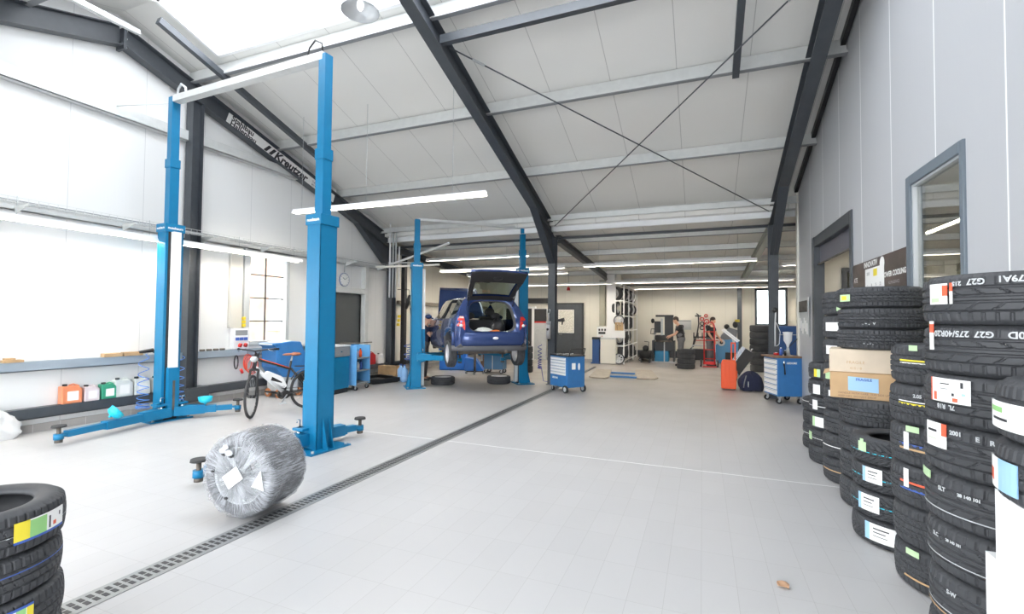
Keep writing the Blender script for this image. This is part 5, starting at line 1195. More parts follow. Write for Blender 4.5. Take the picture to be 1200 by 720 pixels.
# wall clock
e = thing('wall_clock', 'round white wall clock with blue rim above the dark door', 'clock', (XL+.02, 9.60, 2.60)); MB().cyl((0, 0, 0), (.03, 0, 0), .175, n=32).build('rim', mat('clock_rim', (.25, .30, .45), .4), e); MB().cyl((.03, 0, 0), (.034, 0, 0), .158, n=32).build('dial', M_['paper'], e)
MB().beam((.037, 0, 0), (.037, -.07, .05), .014, .004).build('hour_hand', M_['ink'], e); MB().beam((.038, 0, 0), (.038, .09, .06), .010, .004).build('minute_hand', M_['ink'], e)
for k in range(12): a = k*PI/6; MB().beam((.036, .13*math.sin(a), .13*math.cos(a)), (.036, .15*math.sin(a), .15*math.cos(a)), .008, .003, (1, 0, 0)).build('hour_mark', M_['ink'], e)
MB().tube([(.02, 0, .19), (.02, .0, .40)], .008).build('hanger', M_['zinc'], e)
# white sack at the left edge
o = cloth('plastic_sack', 'white lumpy plastic sack on the floor at the left picture edge', 'sack', (-8.42, 3.02, 0), (.21, .36, .27), mat('white_sack', (.72, .72, .72), .5, bump=.9, bscale=14), 5, n=56, rough=.20)
# ---- blue wheel-washing machine behind the bicycle
e = thing('workshop_machine', 'blue hooded machine with white base on orange castors behind the bicycle', 'machine', (-8.02, 7.32, 0), math.radians(-8))
MB().prism([(-.34, .62), (-.34, 1.02), (-.42, 1.06), (-.40, 1.10), (.0, 1.13), (.20, 1.12), (.36, .78), (.40, .50), (.10, .38), (-.20, .42)], -.24, .26, 'yz').build('hood', M_['blue2'], e, bev=.02)
MB().prism([(-.42, 1.062), (-.42, 1.085), (-.02, 1.15), (.02, 1.12)], -.20, .22, 'yz').build('white_lid', M_['lwhite'], e, bev=.006)
blk(e, 'base', 'lgrey', -.22, .24, -.22, .16, .12, .60, .012); blk(e, 'chassis', 'black', -.20, .20, -.28, .26, .09, .12, .004)
for y in (-.22, .22):
    for x in (-.16, .18):
        w_ = bpy.data.objects.new('castor', None); COL.objects.link(w_); w_.parent = e; w_.location = (x, y, .085)
        MB().cyl((0, -.025, 0), (0, .025, 0), .085, n=20).build('tread', mat('orange_wheel', (.55, .20, .07), .5) if 'orange_wheel' not in bpy.data.materials else bpy.data.materials['orange_wheel'], w_); MB().cyl((0, -.03, 0), (0, .03, 0), .04, n=14).build('hub', M_['lgrey'], w_)
# ---- worktop and tools between bicycle and door
e = thing('wall_worktop', 'pale worktop shelf along the wall right of the machine', 'worktop', (-8.32, 8.1, 0)); blk(e, 'worktop', 'lgrey', -.22, .25, -.32, .30, .98, 1.02, .004); blk(e, 'support', 'lgrey', -.2, .2, -.30, -.26, 0, .98); blk(e, 'support', 'lgrey', -.2, .2, .24, .28, 0, .98)
e = thing('bench_cabinet', 'blue cabinet with grey upper drawer and white top behind the right lift post', 'cabinet', (-7.42, 8.0, 0), math.radians(5))
blk(e, 'cabinet', 'blue', -.25, .25, -.30, .30, .10, .78, .006); blk(e, 'upper_drawer', 'grey', -.26, .26, -.31, .31, .785, 1.0, .006); blk(e, 'white_top', 'lwhite', -.27, .27, -.32, .32, 1.0, 1.03, .004); blk(e, 'drawer_knob', 'chrome', .26, .275, -.02, .02, .88, .90); blk(e, 'plinth', 'black', -.23, .23, -.28, .28, 0, .10)
e = thing('shelf_trolley', 'light blue open shelf trolley with bottles beside the dark door', 'trolley', (-7.36, 8.72, 0), math.radians(6))
lb = mat('light_blue_paint', (.12, .36, .68), .4)
blk(e, 'side_panel', lb, -.22, .22, -.30, -.27, .12, 1.0, .004); blk(e, 'side_panel', lb, -.22, .22, .22, .25, .12, 1.0, .004); blk(e, 'back_panel', lb, -.22, -.20, -.27, .22, .12, 1.0)
for z in (.14, .42, .70): blk(e, 'shelf', 'grey', -.20, .22, -.27, .22, z, z+.02)
MB().tube([(-.2, -.3, 1.0), (-.2, -.3, 1.05), (.25, -.3, 1.06), (.25, .25, 1.06)], .012).build('top_rail', M_['iron'], e)
flat_text('HAZET', .09, frame_T((.0, -.3015, .55), (0, 0, -1), (1, 0, 0)), M_['paper'], 'maker_lettering', e, bold=.002)
for x, y in ((-.17, -.24), (.17, -.24), (-.17, .2), (.17, .2)): castor(e, x, y, .045)
for i, (y, z, m, lab) in enumerate(((-.15, .44, 'red', 'red bottle on the lower shelf of the light blue trolley'), (-.03, .44, 'lwhite', 'white bottle on the lower shelf of the light blue trolley'), (.09, .44, 'lblue', 'blue bottle on the lower shelf of the light blue trolley'), (-.10, .72, 'lwhite', 'white bottle on the upper shelf of the light blue trolley'), (.06, .72, 'orange', 'orange bottle on the upper shelf of the light blue trolley'))):
    T = Matrix.Translation((-7.36, 8.72, 0)) @ Matrix.Rotation(math.radians(6), 4, 'Z'); p = T @ V(.08, y, z+.0)
    c = thing('bottle', lab, 'bottle', p); MB().lathe([(0, 0), (.035, 0), (.035, .13), (.015, .17), (.015, .185), (0, .185)], 16).build('flask', M_[m], c); MB().cyl((0, 0, .183), (0, 0, .205), .017, n=12).build('cap', M_['black'], c)
# oil tray, wood block, water bottles
e = thing('drip_tray', 'shallow black plastic tray on the floor before the corner column', 'tray', (-7.72, 9.95, 0), math.radians(-20))
MB().box(-.42, .42, -.36, .36, 0, .02).box(-.45, -.41, -.40, .40, .02, .12).box(.41, .45, -.40, .40, .02, .12).box(-.41, .41, -.40, -.36, .02, .12).box(-.41, .41, .36, .40, .02, .12).build('tray_body', M_['black'], e, bev=.008); MB().ball((.05, 0, .05), (.26, .22, .05), 16).build('drip_pad', M_['rubber_old'], e)
e = thing('wood_crate', 'pale yellow-brown wooden crate block at the foot of the corner column', 'crate', (-8.02, 11.0, 0), 0); blk(e, 'crate_body', 'wood', -.38, .22, -.13, .13, .06, .30, .005); blk(e, 'runner', 'wood', -.36, -.28, -.13, .13, 0, .06); blk(e, 'runner', 'wood', .12, .20, -.13, .13, 0, .06)
for i, (x, y, l) in enumerate(((-7.02, 10.15, 'clear blue water bottle pack piece nearest the rear lift post'), (-7.20, 10.25, 'clear blue water bottle just left of the rear lift post'))):
    c = thing('water_bottle', l, 'bottle', (x, y, 0)); MB().lathe([(0, 0), (.09, .01), (.09, .12), (.082, .14), (.09, .16), (.09, .30), (.03, .38), (.03, .42), (0, .42)], 20).build('flask', mat('blue_clear_plastic', (.25, .45, .75), .15) if 'blue_clear_plastic' not in bpy.data.materials else bpy.data.materials['blue_clear_plastic'], c); MB().cyl((0, 0, .42), (0, 0, .445), .034).build('cap', M_['lblue'], c)
h = thing('spiral_air_hose', 'bundle of blue air hose hanging behind the rear lift\'s left post', 'hose', (-7.15, 10.55, 0)); MB().tube(spiral((0, 0, .98), 'z', lambda u: .10+.04*math.sin(u*20), 7, .15, .01), .010, 6).build('hose', M_['lblue'], h); MB().tube([(0.10, 0, .98), (.05, 0, 1.4), (0, 0, 1.9)], .008).build('feed', M_['black'], h)
h = thing('hanging_tools', 'dark impact wrench and yellow fittings hanging on the corner post', 'tools', (-8.27, 11.55, 1.35)); 
for k in range(3): blk(h, 'yellow_fitting', 'yellow', .02, .09, -.05+.02*k, .01+.02*k, .05+.12*k, .13+.12*k, .006)
MB().tube([(.30, 0, .55), (.36, 0, .75), (.42, 0, .95)], [.04, .06, .03]).build('impact_wrench', M_['black'], h); MB().tube([(.42, 0, .95), (.40, .0, 1.1), (.0, .0, 1.12)], .008).build('hose', M_['black'], h); MB().tube([(.75, .1, .3), (.78, .1, .9)], .02).build('hanging_strap', M_['iron'], h)
struct(MB().box(XL, XL+.10, 11.9, 18.2, 2.05, 2.16).build('trim_6', mat('brown_grey_rail', (.20, .17, .13), .6)))
# ---- below the car
e = thing('plastic_bin', 'bright blue plastic tool chest on the floor behind the mechanic', 'chest', (-7.45, 13.5, 0), math.radians(20)); b3 = mat('bright_blue_plastic', (.005, .14, .55), .35); blk(e, 'chest_body', b3, -.42, .42, -.3, .3, 0, .62, .03); blk(e, 'lid', b3, -.44, .44, -.32, .32, .62, .70, .02); blk(e, 'yellow_latch', 'yellow', -.40, -.34, -.315, -.30, .45, .62, .004)
e = thing('plastic_bin', 'low bright blue ramp wedge beside the blue chest', 'wedge', (-6.75, 13.5, 0), math.radians(20)); MB().prism([(-.25, 0), (.35, 0), (.10, .36), (-.25, .42)], -.25, .25, 'xz').build('wedge', b3, e, bev=.02)
e = thing('brown_box', 'small brown carton on the floor below the raised car', 'box', (-6.55, 14.3, 0), .2); blk(e, 'box_body', mat('dark_card', (.15, .09, .06), .7), -.26, .26, -.2, .2, 0, .48, .006); blk(e, 'flap', mat('dark_card_flap', (.18, .11, .07), .7), -.26, 0, -.2, .2, .481, .487)
e = thing('tool_trolley', 'blue wheeled tool cabinet standing under the raised car', 'tool trolley', (-5.82, 13.1, 0), .12); sb = mat('slate_blue_paint', (.05, .16, .30), .4)
blk(e, 'cabinet', sb, -.28, .30, -.22, .22, .13, .95, .008); blk(e, 'door_left', sb, -.26, -.02, -.235, -.22, .16, .90, .004); blk(e, 'door_right', sb, .0, .28, -.235, -.22, .16, .90, .004); blk(e, 'corner_strip', 'lgrey', -.02, 0, -.24, -.22, .14, .93)
for x in (-.23, .25):
    for y in (-.17, .17): castor(e, x, y, .06)
MB().box(-.5, -.28, -.2, .2, .60, .66).build('side_tray', M_['blue3'], e); MB().tube([(-.42, 0, .62), (-.42, 0, .35)], .03).build('tray_post', M_['lgrey'], e)
e = thing('gearbox_jack', 'dark oil drain stand on wheels under the middle of the car', 'jack', (-6.25, 12.6, 0)); MB().cyl((0, 0, .08), (0, 0, .85), .035).build('post', M_['iron'], e); MB().lathe([(.02, .84), (.20, .95), (.21, .97), (.19, .97), (.02, .87)], 24).build('funnel', M_['black'], e)
for a in range(4): MB().beam((0, 0, .07), (.25*math.cos(a*PI/2+.4), .25*math.sin(a*PI/2+.4), .07), .04, .03).build('foot', M_['black'], e); MB().cyl((.25*math.cos(a*PI/2+.4), .25*math.sin(a*PI/2+.4)-.02, .035), (.25*math.cos(a*PI/2+.4), .25*math.sin(a*PI/2+.4)+.02, .035), .035, n=12).build('castor', M_['grey'], e)
car_wheel('alloy wheel lying flat on the floor beside the rear lift\'s left post', (-5.98, 10.28, 0), (0, 0, .3), .30, .19, .20)
car_wheel('alloy wheel lying flat on the floor under the rear of the car', (-4.80, 11.05, 0), (0, 0, .9), .30, .19, .20)
stack(-5.15, 13.75, .30, [.20]*4, .20, 'street', '', NT=120, names=['bottom tyre of the dark stack right behind the rear lift\'s right post', 'second tyre from below in the dark stack behind the rear lift\'s right post', 'third tyre from below in the dark stack behind the rear lift\'s right post', 'top tyre of the dark stack behind the rear lift\'s right post'])
cloth('dark_coat', 'dark dangling bag on top of the tyre stack behind the rear lift', 'bag', (-5.15, 13.75, .80), (.16, .16, .16), 'black', 3)
# ---- on the middle column: compressed-air unit and hose
e = thing('air_unit', 'silver compressed-air filter unit mounted on the middle column', 'air unit', (-3.56, 11.265, 1.08)); MB().cyl((0, 0, .06), (0, 0, .42), .055, n=18).build('cylinder', M_['alloy'], e); MB().cyl((0, 0, .42), (0, 0, .50), .062, n=18).build('head', M_['lgrey'], e); MB().cyl((0, -.055, .30), (0, -.075, .30), .03, n=14).build('gauge', M_['black'], e); MB().tube([(0, 0, .50), (0, 0, .70)], .018).build('pipe', M_['alloy'], e); MB().tube([(-.03, 0, .70), (-.04, 0, .78), (-.02, 0, .80)], .01).tube([(.03, 0, .70), (.04, 0, .78), (.02, 0, .80)], .01).beam((-.03, 0, .70), (.03, 0, .70), .02, .02).build('fork_hook', M_['lgrey'], e); MB().tube([(0, 0, .06), (0, 0, 0)], [.03, .01]).build('drain_tip', M_['black'], e)
h = thing('spiral_air_hose', 'dark blue spiral hose hanging left of the middle column', 'hose', (-3.86, 11.5, 0)); MB().tube(spiral((0, 0, .98), 'z', lambda u: .045, 12, .12, .01)+[V(.10, 0, .06), V(.25, -.05, .05), V(.30, -.1, .10)], .010, 6).build('hose', mat('dark_blue_hose', (.05, .06, .30), .4), h)
e = thing('grinder', 'black air grinder hanging right of the middle column', 'air tool', (-3.33, 11.30, 1.60)); MB().tube([(0, 0, 0), (.16, 0, .02)], [.03, .05]).build('tool_body', M_['black'], e); MB().tube([(.12, 0, 0), (.11, 0, -.10)], .02).build('grip', M_['black'], e)
# ---- the doors' posters and wheel display
e = thing('door_poster', 'sheet of fine printed white paper taped on the grey rear door', 'poster', (-5.02, 18.20, 1.13)); pm2 = mat('fine_print_paper', (.62, .60, .54), .6, noise=.45, nscale=28); blk(e, 'sheet', pm2, -.30, .30, 0, .004, 0, .88); blk(e, 'white_margin', 'paper', -.32, .32, .0045, .007, -.02, .90)
e = thing('wheel_display', 'tall display board picturing wheel rims left of the middle column', 'display', (-6.07, 18.13, 0)); blk(e, 'board', 'lgrey', -.26, .26, 0, .04, .02, 2.08, .004); blk(e, 'red_strip', 'red', -.26, .26, -.003, 0, 1.50, 1.56); blk(e, 'dark_picture', 'black', -.26, .26, -.003, 0, 1.56, 2.06)
for k in range(3):
    for s in (-1, 1): MB().lathe([(.09, .0), (.115, .0), (.115, .006), (.09, .006)], 24, frame_T((s*.125, 0, .25+.45*k), (1, 0, 0), (0, 0, 1)), closed=True).build('rim_picture', M_['zinc'], e); 
struct(MB().box(-7.75, -5.50, 18.2, 18.3, 2.30, 2.50).build('trim_7', M_['dark2']))
e = thing('signal_light', 'small red signal lamp hanging under the rear roof by the grey door', 'lamp', (-4.85, 17.9, 2.78)); MB().lathe([(0, 0), (.07, .0), (.05, .12), (0, .14)], 16).build('red_shade', M_['red'], e); MB().tube([(0, 0, .13), (0, 0, .75)], .006).build('cord', M_['black'], e)
# pilaster with duct, control box
struct(MB().box(-3.36, -3.07, 17.95, 18.3, 0, 3.5).build('trim_8', M_['white']))
e = thing('wall_duct', 'tall beige-grey duct on the wall beside the wheel rack', 'duct', (-3.57, 18.2, 1.42)); blk(e, 'duct_cover', mat('khaki_duct', (.36, .35, .28), .5), -.11, .11, -.1, .1, 0, 1.75, .004)
e = thing('control_box', 'white machine control box with sockets under the beige duct', 'control box', (-3.55, 18.1, .92)); blk(e, 'housing', 'white', -.20, .18, -.08, .2, 0, .46, .008)
for k in range(3): blk(e, 'switch', 'black', -.14+.11*k, -.08+.11*k, -.085, -.08, .30, .38)
blk(e, 'black_display', 'black', -.14, .12, -.085, -.08, .18, .26); MB().cyl((0, -.08, .1), (0, -.10, .1), .02, n=12).build('red_button', M_['red'], e)
e = thing('lift_console', 'dark blue console post of the scissor ramp by the white cabinet', 'console', (-3.72, 17.75, 0)); blk(e, 'post', 'blue3', -.13, .13, -.1, .1, .04, .90, .01); blk(e, 'sloped_head', 'black', -.14, .14, -.12, .11, .90, .99, .01); blk(e, 'foot', 'blue3', -.17, .17, -.16, .14, 0, .04, .004); blk(e, 'side_tray', 'blue3', .13, .5, -.08, .1, .55, .85, .01)
e = thing('floor_cabinet', 'white floor cabinet left of the wheel rack', 'cabinet', (-3.27, 17.72, 0)); blk(e, 'cabinet', 'cream', -.27, .30, -.10, .20, .02, .92, .006); blk(e, 'top', 'lgrey', -.29, .32, -.12, .21, .92, .95, .004)
# ---- wheel rack
rk = thing('wheel_rack', 'white steel rack filled with wheels running back from the pilaster', 'rack', (-2.87, 17.78, 0))
RH = 3.0; LV = [.12, .68, 1.24, 1.80, 2.36]
for x in (-.15, .17):
    for y in (0, 1.25, 2.5, 3.75): blk(rk, 'upright', 'white', x-.02, x+.02, y-.02, y+.02, 0, RH)
for z in LV+[2.95]:
    for x in (-.15, .17): blk(rk, 'shelf_rail', 'white', x-.012, x+.012, 0, 3.75, z-.025, z+.01)
    blk(rk, 'end_rail', 'white', -.15, .17, -.015, .015, z-.03, z+.02)
k_ = 0
wn = ['bottom', 'second', 'middle', 'fourth', 'top']
for li, z in enumerate(LV):
    for bi in range(5):
        if bi == 0 and li == 2: continue
        y = .36+bi*.74; r_ = .265 if (li+bi) % 3 else .275
        lab = 'wheel in the white rack, %s row, place %s from the front' % (wn[li], ['one', 'two', 'three', 'four', 'five'][bi])
        w_ = car_wheel(lab, (-2.87-.08, 17.78+y, z+.012+r_), (0, PI/2, (li*2+bi)*.5), r_, .19, .185, 5+((li+bi) % 3), group='wheels in the white rack', NT=120)
e = thing('parts_box', 'brown parts boxes standing in the front bay of the wheel rack', 'box', (-2.87, 17.74, 1.25))
for k in range(3): blk(e, 'box', 'wood', -.13+.10*k, -.045+.10*k, -.1, .1, 0, .30)
e = thing('white_panel', 'white metal tray fixed on the front of the wheel rack', 'panel', (-2.88, 17.60, .98)); blk(e, 'plate', 'white', -.24, .25, -.02, .0, 0, .26, .003)
for z, l in ((1.52, 'silver wheel leaning face-on at the rack front, level with the tray top'), (.36, 'silver wheel leaning face-on at the foot of the rack front')):
    car_wheel(l, (-2.86, 17.74, z+.1 if z > 1 else .21), (PI/2, 0, 0), .205, .10, .165, 7, NT=120)
# low cart and tyre changer area
e = thing('flat_cart', 'low dark cart with a wooden board right of the wheel rack', 'cart', (-2.05, 20.0, 0)); blk(e, 'deck', 'iron', -.35, .35, -.5, .5, .16, .22, .006); blk(e, 'board', 'wood', -.30, .30, -.42, .42, .221, .25, .004)
for x in (-.28, .28):
    for y in (-.4, .4): castor(e, x, y, .06)
e = thing('scissor_ramp', 'low beige drive-over ramp plates with blue crossbars set on the floor', 'ramp', (-2.1, 14.3, 0))
rp = mat('ramp_plate', (.36, .32, .27), .6, .2, noise=.15)
MB().prism([(-.88, -1.05), (-.75, -1.2), (-.40, -1.25), (-.33, -1.0), (-.62, 1.1), (-1.12, 1.1)], 0, .035, 'xy').build('plate', rp, e, bev=.006)
MB().prism([(.40, -.85), (.48, -.94), (.90, -.82), (.95, -.5), (.58, 1.5), (.07, 1.5)], 0, .035, 'xy').build('plate', rp, e, bev=.006)
for y, x0, x1 in ((-.70, -.34, .40), (.25, -.48, .22)): blk(e, 'crossbar', 'blue2', x0, x1, y-.05, y+.05, .005, .05)
MB().beam((-1.25, -.6, .015), (-1.35, 1.9, .015), .07, .03).build('hose_cover', M_['dark'], e)
# tyre changer
tc_ = thing('tyre_changer', 'black and blue tyre changer with a tyre on its turntable', 'tyre changer', (-1.42, 19.6, 0))
blk(tc_, 'base_cabinet', 'blue', -.32, .20, -.30, .25, .04, .45, .02); blk(tc_, 'frame_left', 'dark2', -.42, -.36, -.3, .3, 0, .85); blk(tc_, 'frame_right', 'dark2', .36, .42, -.3, .3, 0, .85); blk(tc_, 'frame_middle', 'lgrey', .02, .06, -.32, -.28, 0, .85); blk(tc_, 'floor_plate', 'lgrey', -.45, .45, -.32, .32, 0, .04)
blk(tc_, 'gear_block', 'black', -.34, .36, -.22, .26, .45, .80, .01)
MB().cyl((0, -.05, .80), (0, -.05, .86), .30, n=28).build('turntable', M_['iron'], tc_)
blk(tc_, 'column', 'dark2', .02, .34, .12, .36, .80, 1.80, .01); blk(tc_, 'silver_cylinder', 'zinc', -.12, -.04, .05, .14, 1.05, 1.72, .01); blk(tc_, 'top_arm', 'dark2', -.32, .36, .08, .2, 1.78, 1.86, .01); blk(tc_, 'mount_head', 'dark2', -.36, -.12, -.02, .14, 1.15, 1.60, .02)
MB().tube([(-.36, 0, 1.30), (-.48, 0, 1.30), (-.50, 0, 1.10), (-.36, 0, 1.10)], .016).build('bead_lever', M_['black'], tc_); MB().ball((-.42, 0, 1.62), (.07, .06, .10)).build('motor', M_['black'], tc_)
stack(-1.42, 19.55, .33, [.20], .22, 'street', '', z=.862, NT=120, names=['black tyre lying on the turntable of the tyre changer'])
e = thing('bead_blaster', 'small dark compressor with hoses left of the tyre changer', 'compressor', (-2.05, 19.0, 0)); MB().cyl((-.22, 0, .30), (.22, 0, .30), .16, n=20).build('tank', M_['dark2'], e); MB().ball((0, 0, .55), (.12, .1, .12)).build('pump', M_['black'], e)
for x in (-.16, .16): blk(e, 'foot', 'dark2', x-.02, x+.02, -.12, .12, 0, .18)
MB().tube([(.1, 0, .60), (.12, 0, .80), (-.05, 0, .82)], .014).build('handle', M_['black'], e)
e = thing('weight_pole', 'thin pole stand beside the low cart at the back wall', 'stand', (-1.95, 21.3, 0)); MB().tube([(0, 0, .30), (0, 0, 1.25)], .014).build('pole', M_['zinc'], e); MB().cyl((0, 0, 0), (0, 0, .30), .12, n=16).build('foot', M_['iron'], e); MB().ball((.04, 0, 1.10), (.06, .04, .08)).build('clamp', M_['grey'], e)
e = thing('grey_panel_box', 'small grey box mounted on the wall behind the tyre changer', 'box', (-.75, 21.9, 1.25)); blk(e, 'housing', 'lgrey', -.32, .30, -.05, .1, 0, .42, .006); blk(e, 'lid_strip', 'grey', -.30, .28, -.056, -.05, .36, .40)
h = thing('inflation_hose', 'long black hose curving down from the wall beside the mechanic', 'hose', (-.25, 21.85, 0)); MB().tube([(0, 0, 1.95), (.08, 0, 1.9), (.10, 0, 1.5), (.02, 0, 1.0), (-.12, -.1, .55), (-.32, -.2, .33)], .028).build('hose', M_['black'], h); blk(h, 'nozzle', 'black', -.05, .20, -.03, .03, 1.82, 1.88, .01)
stack(-.53, 17.25, .295, [.165]*4, .20, 'street', '', NT=160, names=['bottom tyre of the four-tyre stack behind the floor ramps', 'second tyre from below in the four-tyre stack behind the ramps', 'third tyre from below in the four-tyre stack behind the ramps', 'top tyre of the four-tyre stack before the person in overalls'])
# tools on the back wall
for i, (x, z, r, m) in enumerate(((-.02, 1.72, .07, 'red'), (.16, 1.60, .10, 'red'), (-.02, 1.52, .07, 'dark2'), (.14, 1.86, .06, 'red'), (-.02, 1.34, .08, 'dark2'))):
    e = thing('clamp_ring', ['small red ring hanging left on the far wall', 'largest red ring hanging on the far wall', 'black ring between the left red ring and the lowest ring', 'topmost small red ring on the far wall', 'lowest black ring in the far wall display'][i], 'ring', (x, 21.95, z))
    MB().tube([(r*math.cos(a), 0, r*math.sin(a)) for a in [2*PI*k/20 for k in range(20)]], .022, 8, closed=True).build('ring', M_[m], e); MB().tube([(0, 0, 0), (0, .04, 0)], .015).build('peg', M_['iron'], e)
for i in range(5): 
    e = thing('hanging_tool', ['first', 'second', 'third', 'fourth', 'fifth'][i]+' dark tool from the left on the lower far wall row', 'tool', (-.35+.17*i, 21.94, .95)); MB().tube([(0, 0, .14), (0, 0, 0), (0, 0, -.10)], [.02, .028, .012]).build('shaft', M_['dark2'], e); MB().ball((0, 0, .16), .03, 10).build('head', M_['iron'], e)
e = thing('tool_rail', 'thin red rail fixed along the far wall behind the sack truck', 'rail', (0, 21.97, .78)); blk(e, 'rail', 'red', -.35, .75, -.02, .02, 0, .03)
e = thing('parts_trolley', 'dark low shelf unit with tyres stored behind the sack truck', 'shelf', (-.05, 20.6, 0)); blk(e, 'top_shelf', 'lgrey', -.35, .35, -.25, .25, .62, .66); blk(e, 'lower_body', 'dark2', -.33, .33, -.23, .23, .06, .50, .01); 
for x in (-.34, .34): blk(e, 'leg', 'lgrey', x-.015, x+.015, -.24, -.21, 0, .62)
MB().tube([(-.3, 0, .66), (-.25, 0, .98), (.25, 0, .98)], .03).build('top_bar', M_['dark2'], e)
# red sack truck
e = thing('sack_truck', 'red tyre sack truck with two wheels standing before the person', 'sack truck', (.22, 18.05, 0), math.radians(3))
for x in (-.17, .17): MB().tube([(x, 0, .10), (x, .02, 1.2), (x*.95, .05, 1.50)], .022).build('side_rail', M_['red'], e)
for z in (.30, .62, .95, 1.25): MB().tube([(-.17, .01, z), (.17, .01, z)], .016).build('cross_rung', M_['red'], e)
MB().tube([(-.17, .05, 1.48), (-.10, .07, 1.58), (.10, .07, 1.58), (.17, .05, 1.48)], .02).build('top_handle', M_['red'], e); blk(e, 'toe_plate', 'red', -.22, .22, -.28, .0, .03, .05); blk(e, 'axle_bracket', 'red', -.20, .20, .0, .06, .10, .20)
for s in (-1, 1):
    w_ = bpy.data.objects.new('truck_wheel', None); COL.objects.link(w_); w_.parent = e; w_.location = (s*.27, .06, .13)
    MB().cyl((-.025, 0, 0), (.025, 0, 0), .13, n=24).build('tread', M_['black'], w_); MB().cyl((-.03, 0, 0), (.03, 0, 0), .07, n=18).build('hub', M_['lwhite'], w_)
# wheel balancer
e = thing('wheel_balancer', 'blue wheel balancer with dark hood and head at the far right', 'balancer', (.88, 19.9, 0)); bl = mat('balancer_blue', (.07, .25, .48), .4)
MB().prism([(-.40, .04), (-.10, .04), (-.08, .45), (.35, .45), (.38, .95), (-.15, .92), (-.42, .70)], -.28, .28, 'xz').build('stand_body', bl, e, bev=.01); blk(e, 'dark_niche', 'dark2', -.08, .36, -.24, .24, .08, .44)
MB().prism([(-.30, .88), (.30, .95), (.34, 1.30), (.05, 1.40), (-.20, 1.10)], -.25, .25, 'xz').build('hood', mat('hood_grey', (.16, .17, .19), .5), e, bev=.02)
MB().ball((.28, -.05, 1.50), (.10, .1, .13)).build('display_head', M_['dark2'], e); MB().ball((-.02, -.05, 1.42), (.10, .1, .10)).build('arm_head', M_['dark2'], e); blk(e, 'yellow_sticker', 'yellow', .26, .42, -.1, .0, 1.60, 1.70, .004)
MB().cyl((-.22, -.29, .82), (-.22, -.34, .82), .13, n=24).build('chuck_disc', M_['lgrey'], e); MB().cyl((-.22, -.34, .82), (-.22, -.36, .82), .06, n=18).build('chuck_hub', M_['black'], e); MB().tube([(-.40, -.2, 1.0), (-.15, -.2, .95), (-.22, -.2, .82)], .035).build('calliper_arm', M_['dark2'], e)
# dark tyre stack beside the far window
stack(1.74, 17.3, .31, [.215]*7, .21, 'street', '', NT=120, names=['%s tyre in the tall dark stack below the far bright window' % k for k in ('bottom', 'second lowest', 'third lowest', 'middle', 'third highest', 'second highest', 'topmost')])
# black hand truck with flat board, leaning
e = thing('hand_truck', 'black folded hand truck tilted behind the orange case', 'hand truck', (1.03, 15.2, 0), math.radians(0))
MB().beam((-.18, 0, .14), (.24, 0, .76), .30, .16, (0, 1, 0)).build('folded_deck', M_['black'], e); MB().beam((-.24, -.02, .22), (.16, -.02, .82), .32, .02, (0, 1, 0)).build('aluminium_edge', M_['chrome'], e); MB().tube([(.22, 0, .72), (.30, 0, .84)], .02).build('handle', M_['chrome'], e)
for y in (-.13, .13): MB().cyl((-.14, y-.02, .07), (-.14, y+.02, .07), .07, n=16).build('wheel', M_['grey'], e)
# orange hard case with telescopic handle, and lamp on top
e = thing('equipment_case', 'bright orange wheeled hard case with its handle pulled out', 'case', (.575, 12.35, 0), math.radians(-4))
MB().prism([(-.155, .03), (.155, .03), (.165, .10), (.165, .62), (.14, .70), (-.14, .70), (-.165, .62), (-.165, .10)], -.13, .0, 'xz').build('front_shell', M_['orange'], e, bev=.015)
MB().prism([(-.155, .03), (.155, .03), (.165, .10), (.165, .62), (.14, .70), (-.14, .70), (-.165, .62), (-.165, .10)], .004, .12, 'xz').build('rear_shell', M_['orange'], e, bev=.015)
for x in (-.08, .0, .08): blk(e, 'rib', 'orange', x-.012, x+.012, -.142, -.13, .08, .62, .003)
for z in (.22, .48): blk(e, 'latch', 'black', .160, .176, -.03, .03, z, z+.09, .004)
blk(e, 'carry_handle', 'orange', .16, .185, -.08, -.04, .28, .46, .006)
MB().box(.04, .07, .06, .09, .70, 1.08).box(.12, .15, .06, .09, .70, 1.08).box(.04, .15, .055, .095, 1.08, 1.12).build('telescopic_handle', M_['orange'], e, bev=.004)
for x in (-.12, .12): MB().cyl((x-.02, .09, .04), (x+.02, .09, .04), .04, n=14).build('wheel', M_['black'], e)
e = thing('inspection_lamp', 'white double bar inspection lamp lying tilted on the orange case handle', 'lamp', (.60, 12.38, 1.24)); MB().beam((-.17, 0, .17), (.17, 0, -.11), .05, .035).build('light_bar', M_['white'], e); MB().beam((-.13, .06, .19), (.21, .06, -.09), .05, .035).build('light_bar', M_['white'], e); MB().beam((.07, .0, -.02), (.09, .02, -.12), .05, .03).build('clamp', M_['lgrey'], e)
# backpack
o = cloth('backpack', 'dark navy rucksack slumped on the floor right of the orange case', 'bag', (1.04, 12.42, 0), (.27, .20, .27), 'navy', 11, n=32, rough=.12)
e = MB().tube([(-.10, -.16, .36), (-.14, -.20, .22), (-.16, -.20, .08)], .012, 6).build('shoulder_strap', M_['grey'], o); MB().ball((-.06, -.19, .16), (.012, .01, .07)).build('logo_patch', M_['lgrey'], o)
# dry leaf
e = MB(); e.grid([[V(.04*math.sin(PI*i/6)*k, -.04+.014*i, .004+.012*abs(k)+.004*math.sin(i*1.7)) for k in (-1, -.5, 0, .5, 1)] for i in range(7)]); lf = e.build('dry_leaf', mat('dry_leaf', (.50, .30, .18), .7), loc=(.45, 3.315, 0), rz=.7); tag(lf, 'small dry brown leaf on the tiles in the foreground', 'leaf'); sm = lf.modifiers.new('s', 'SOLIDIFY'); sm.thickness = .001
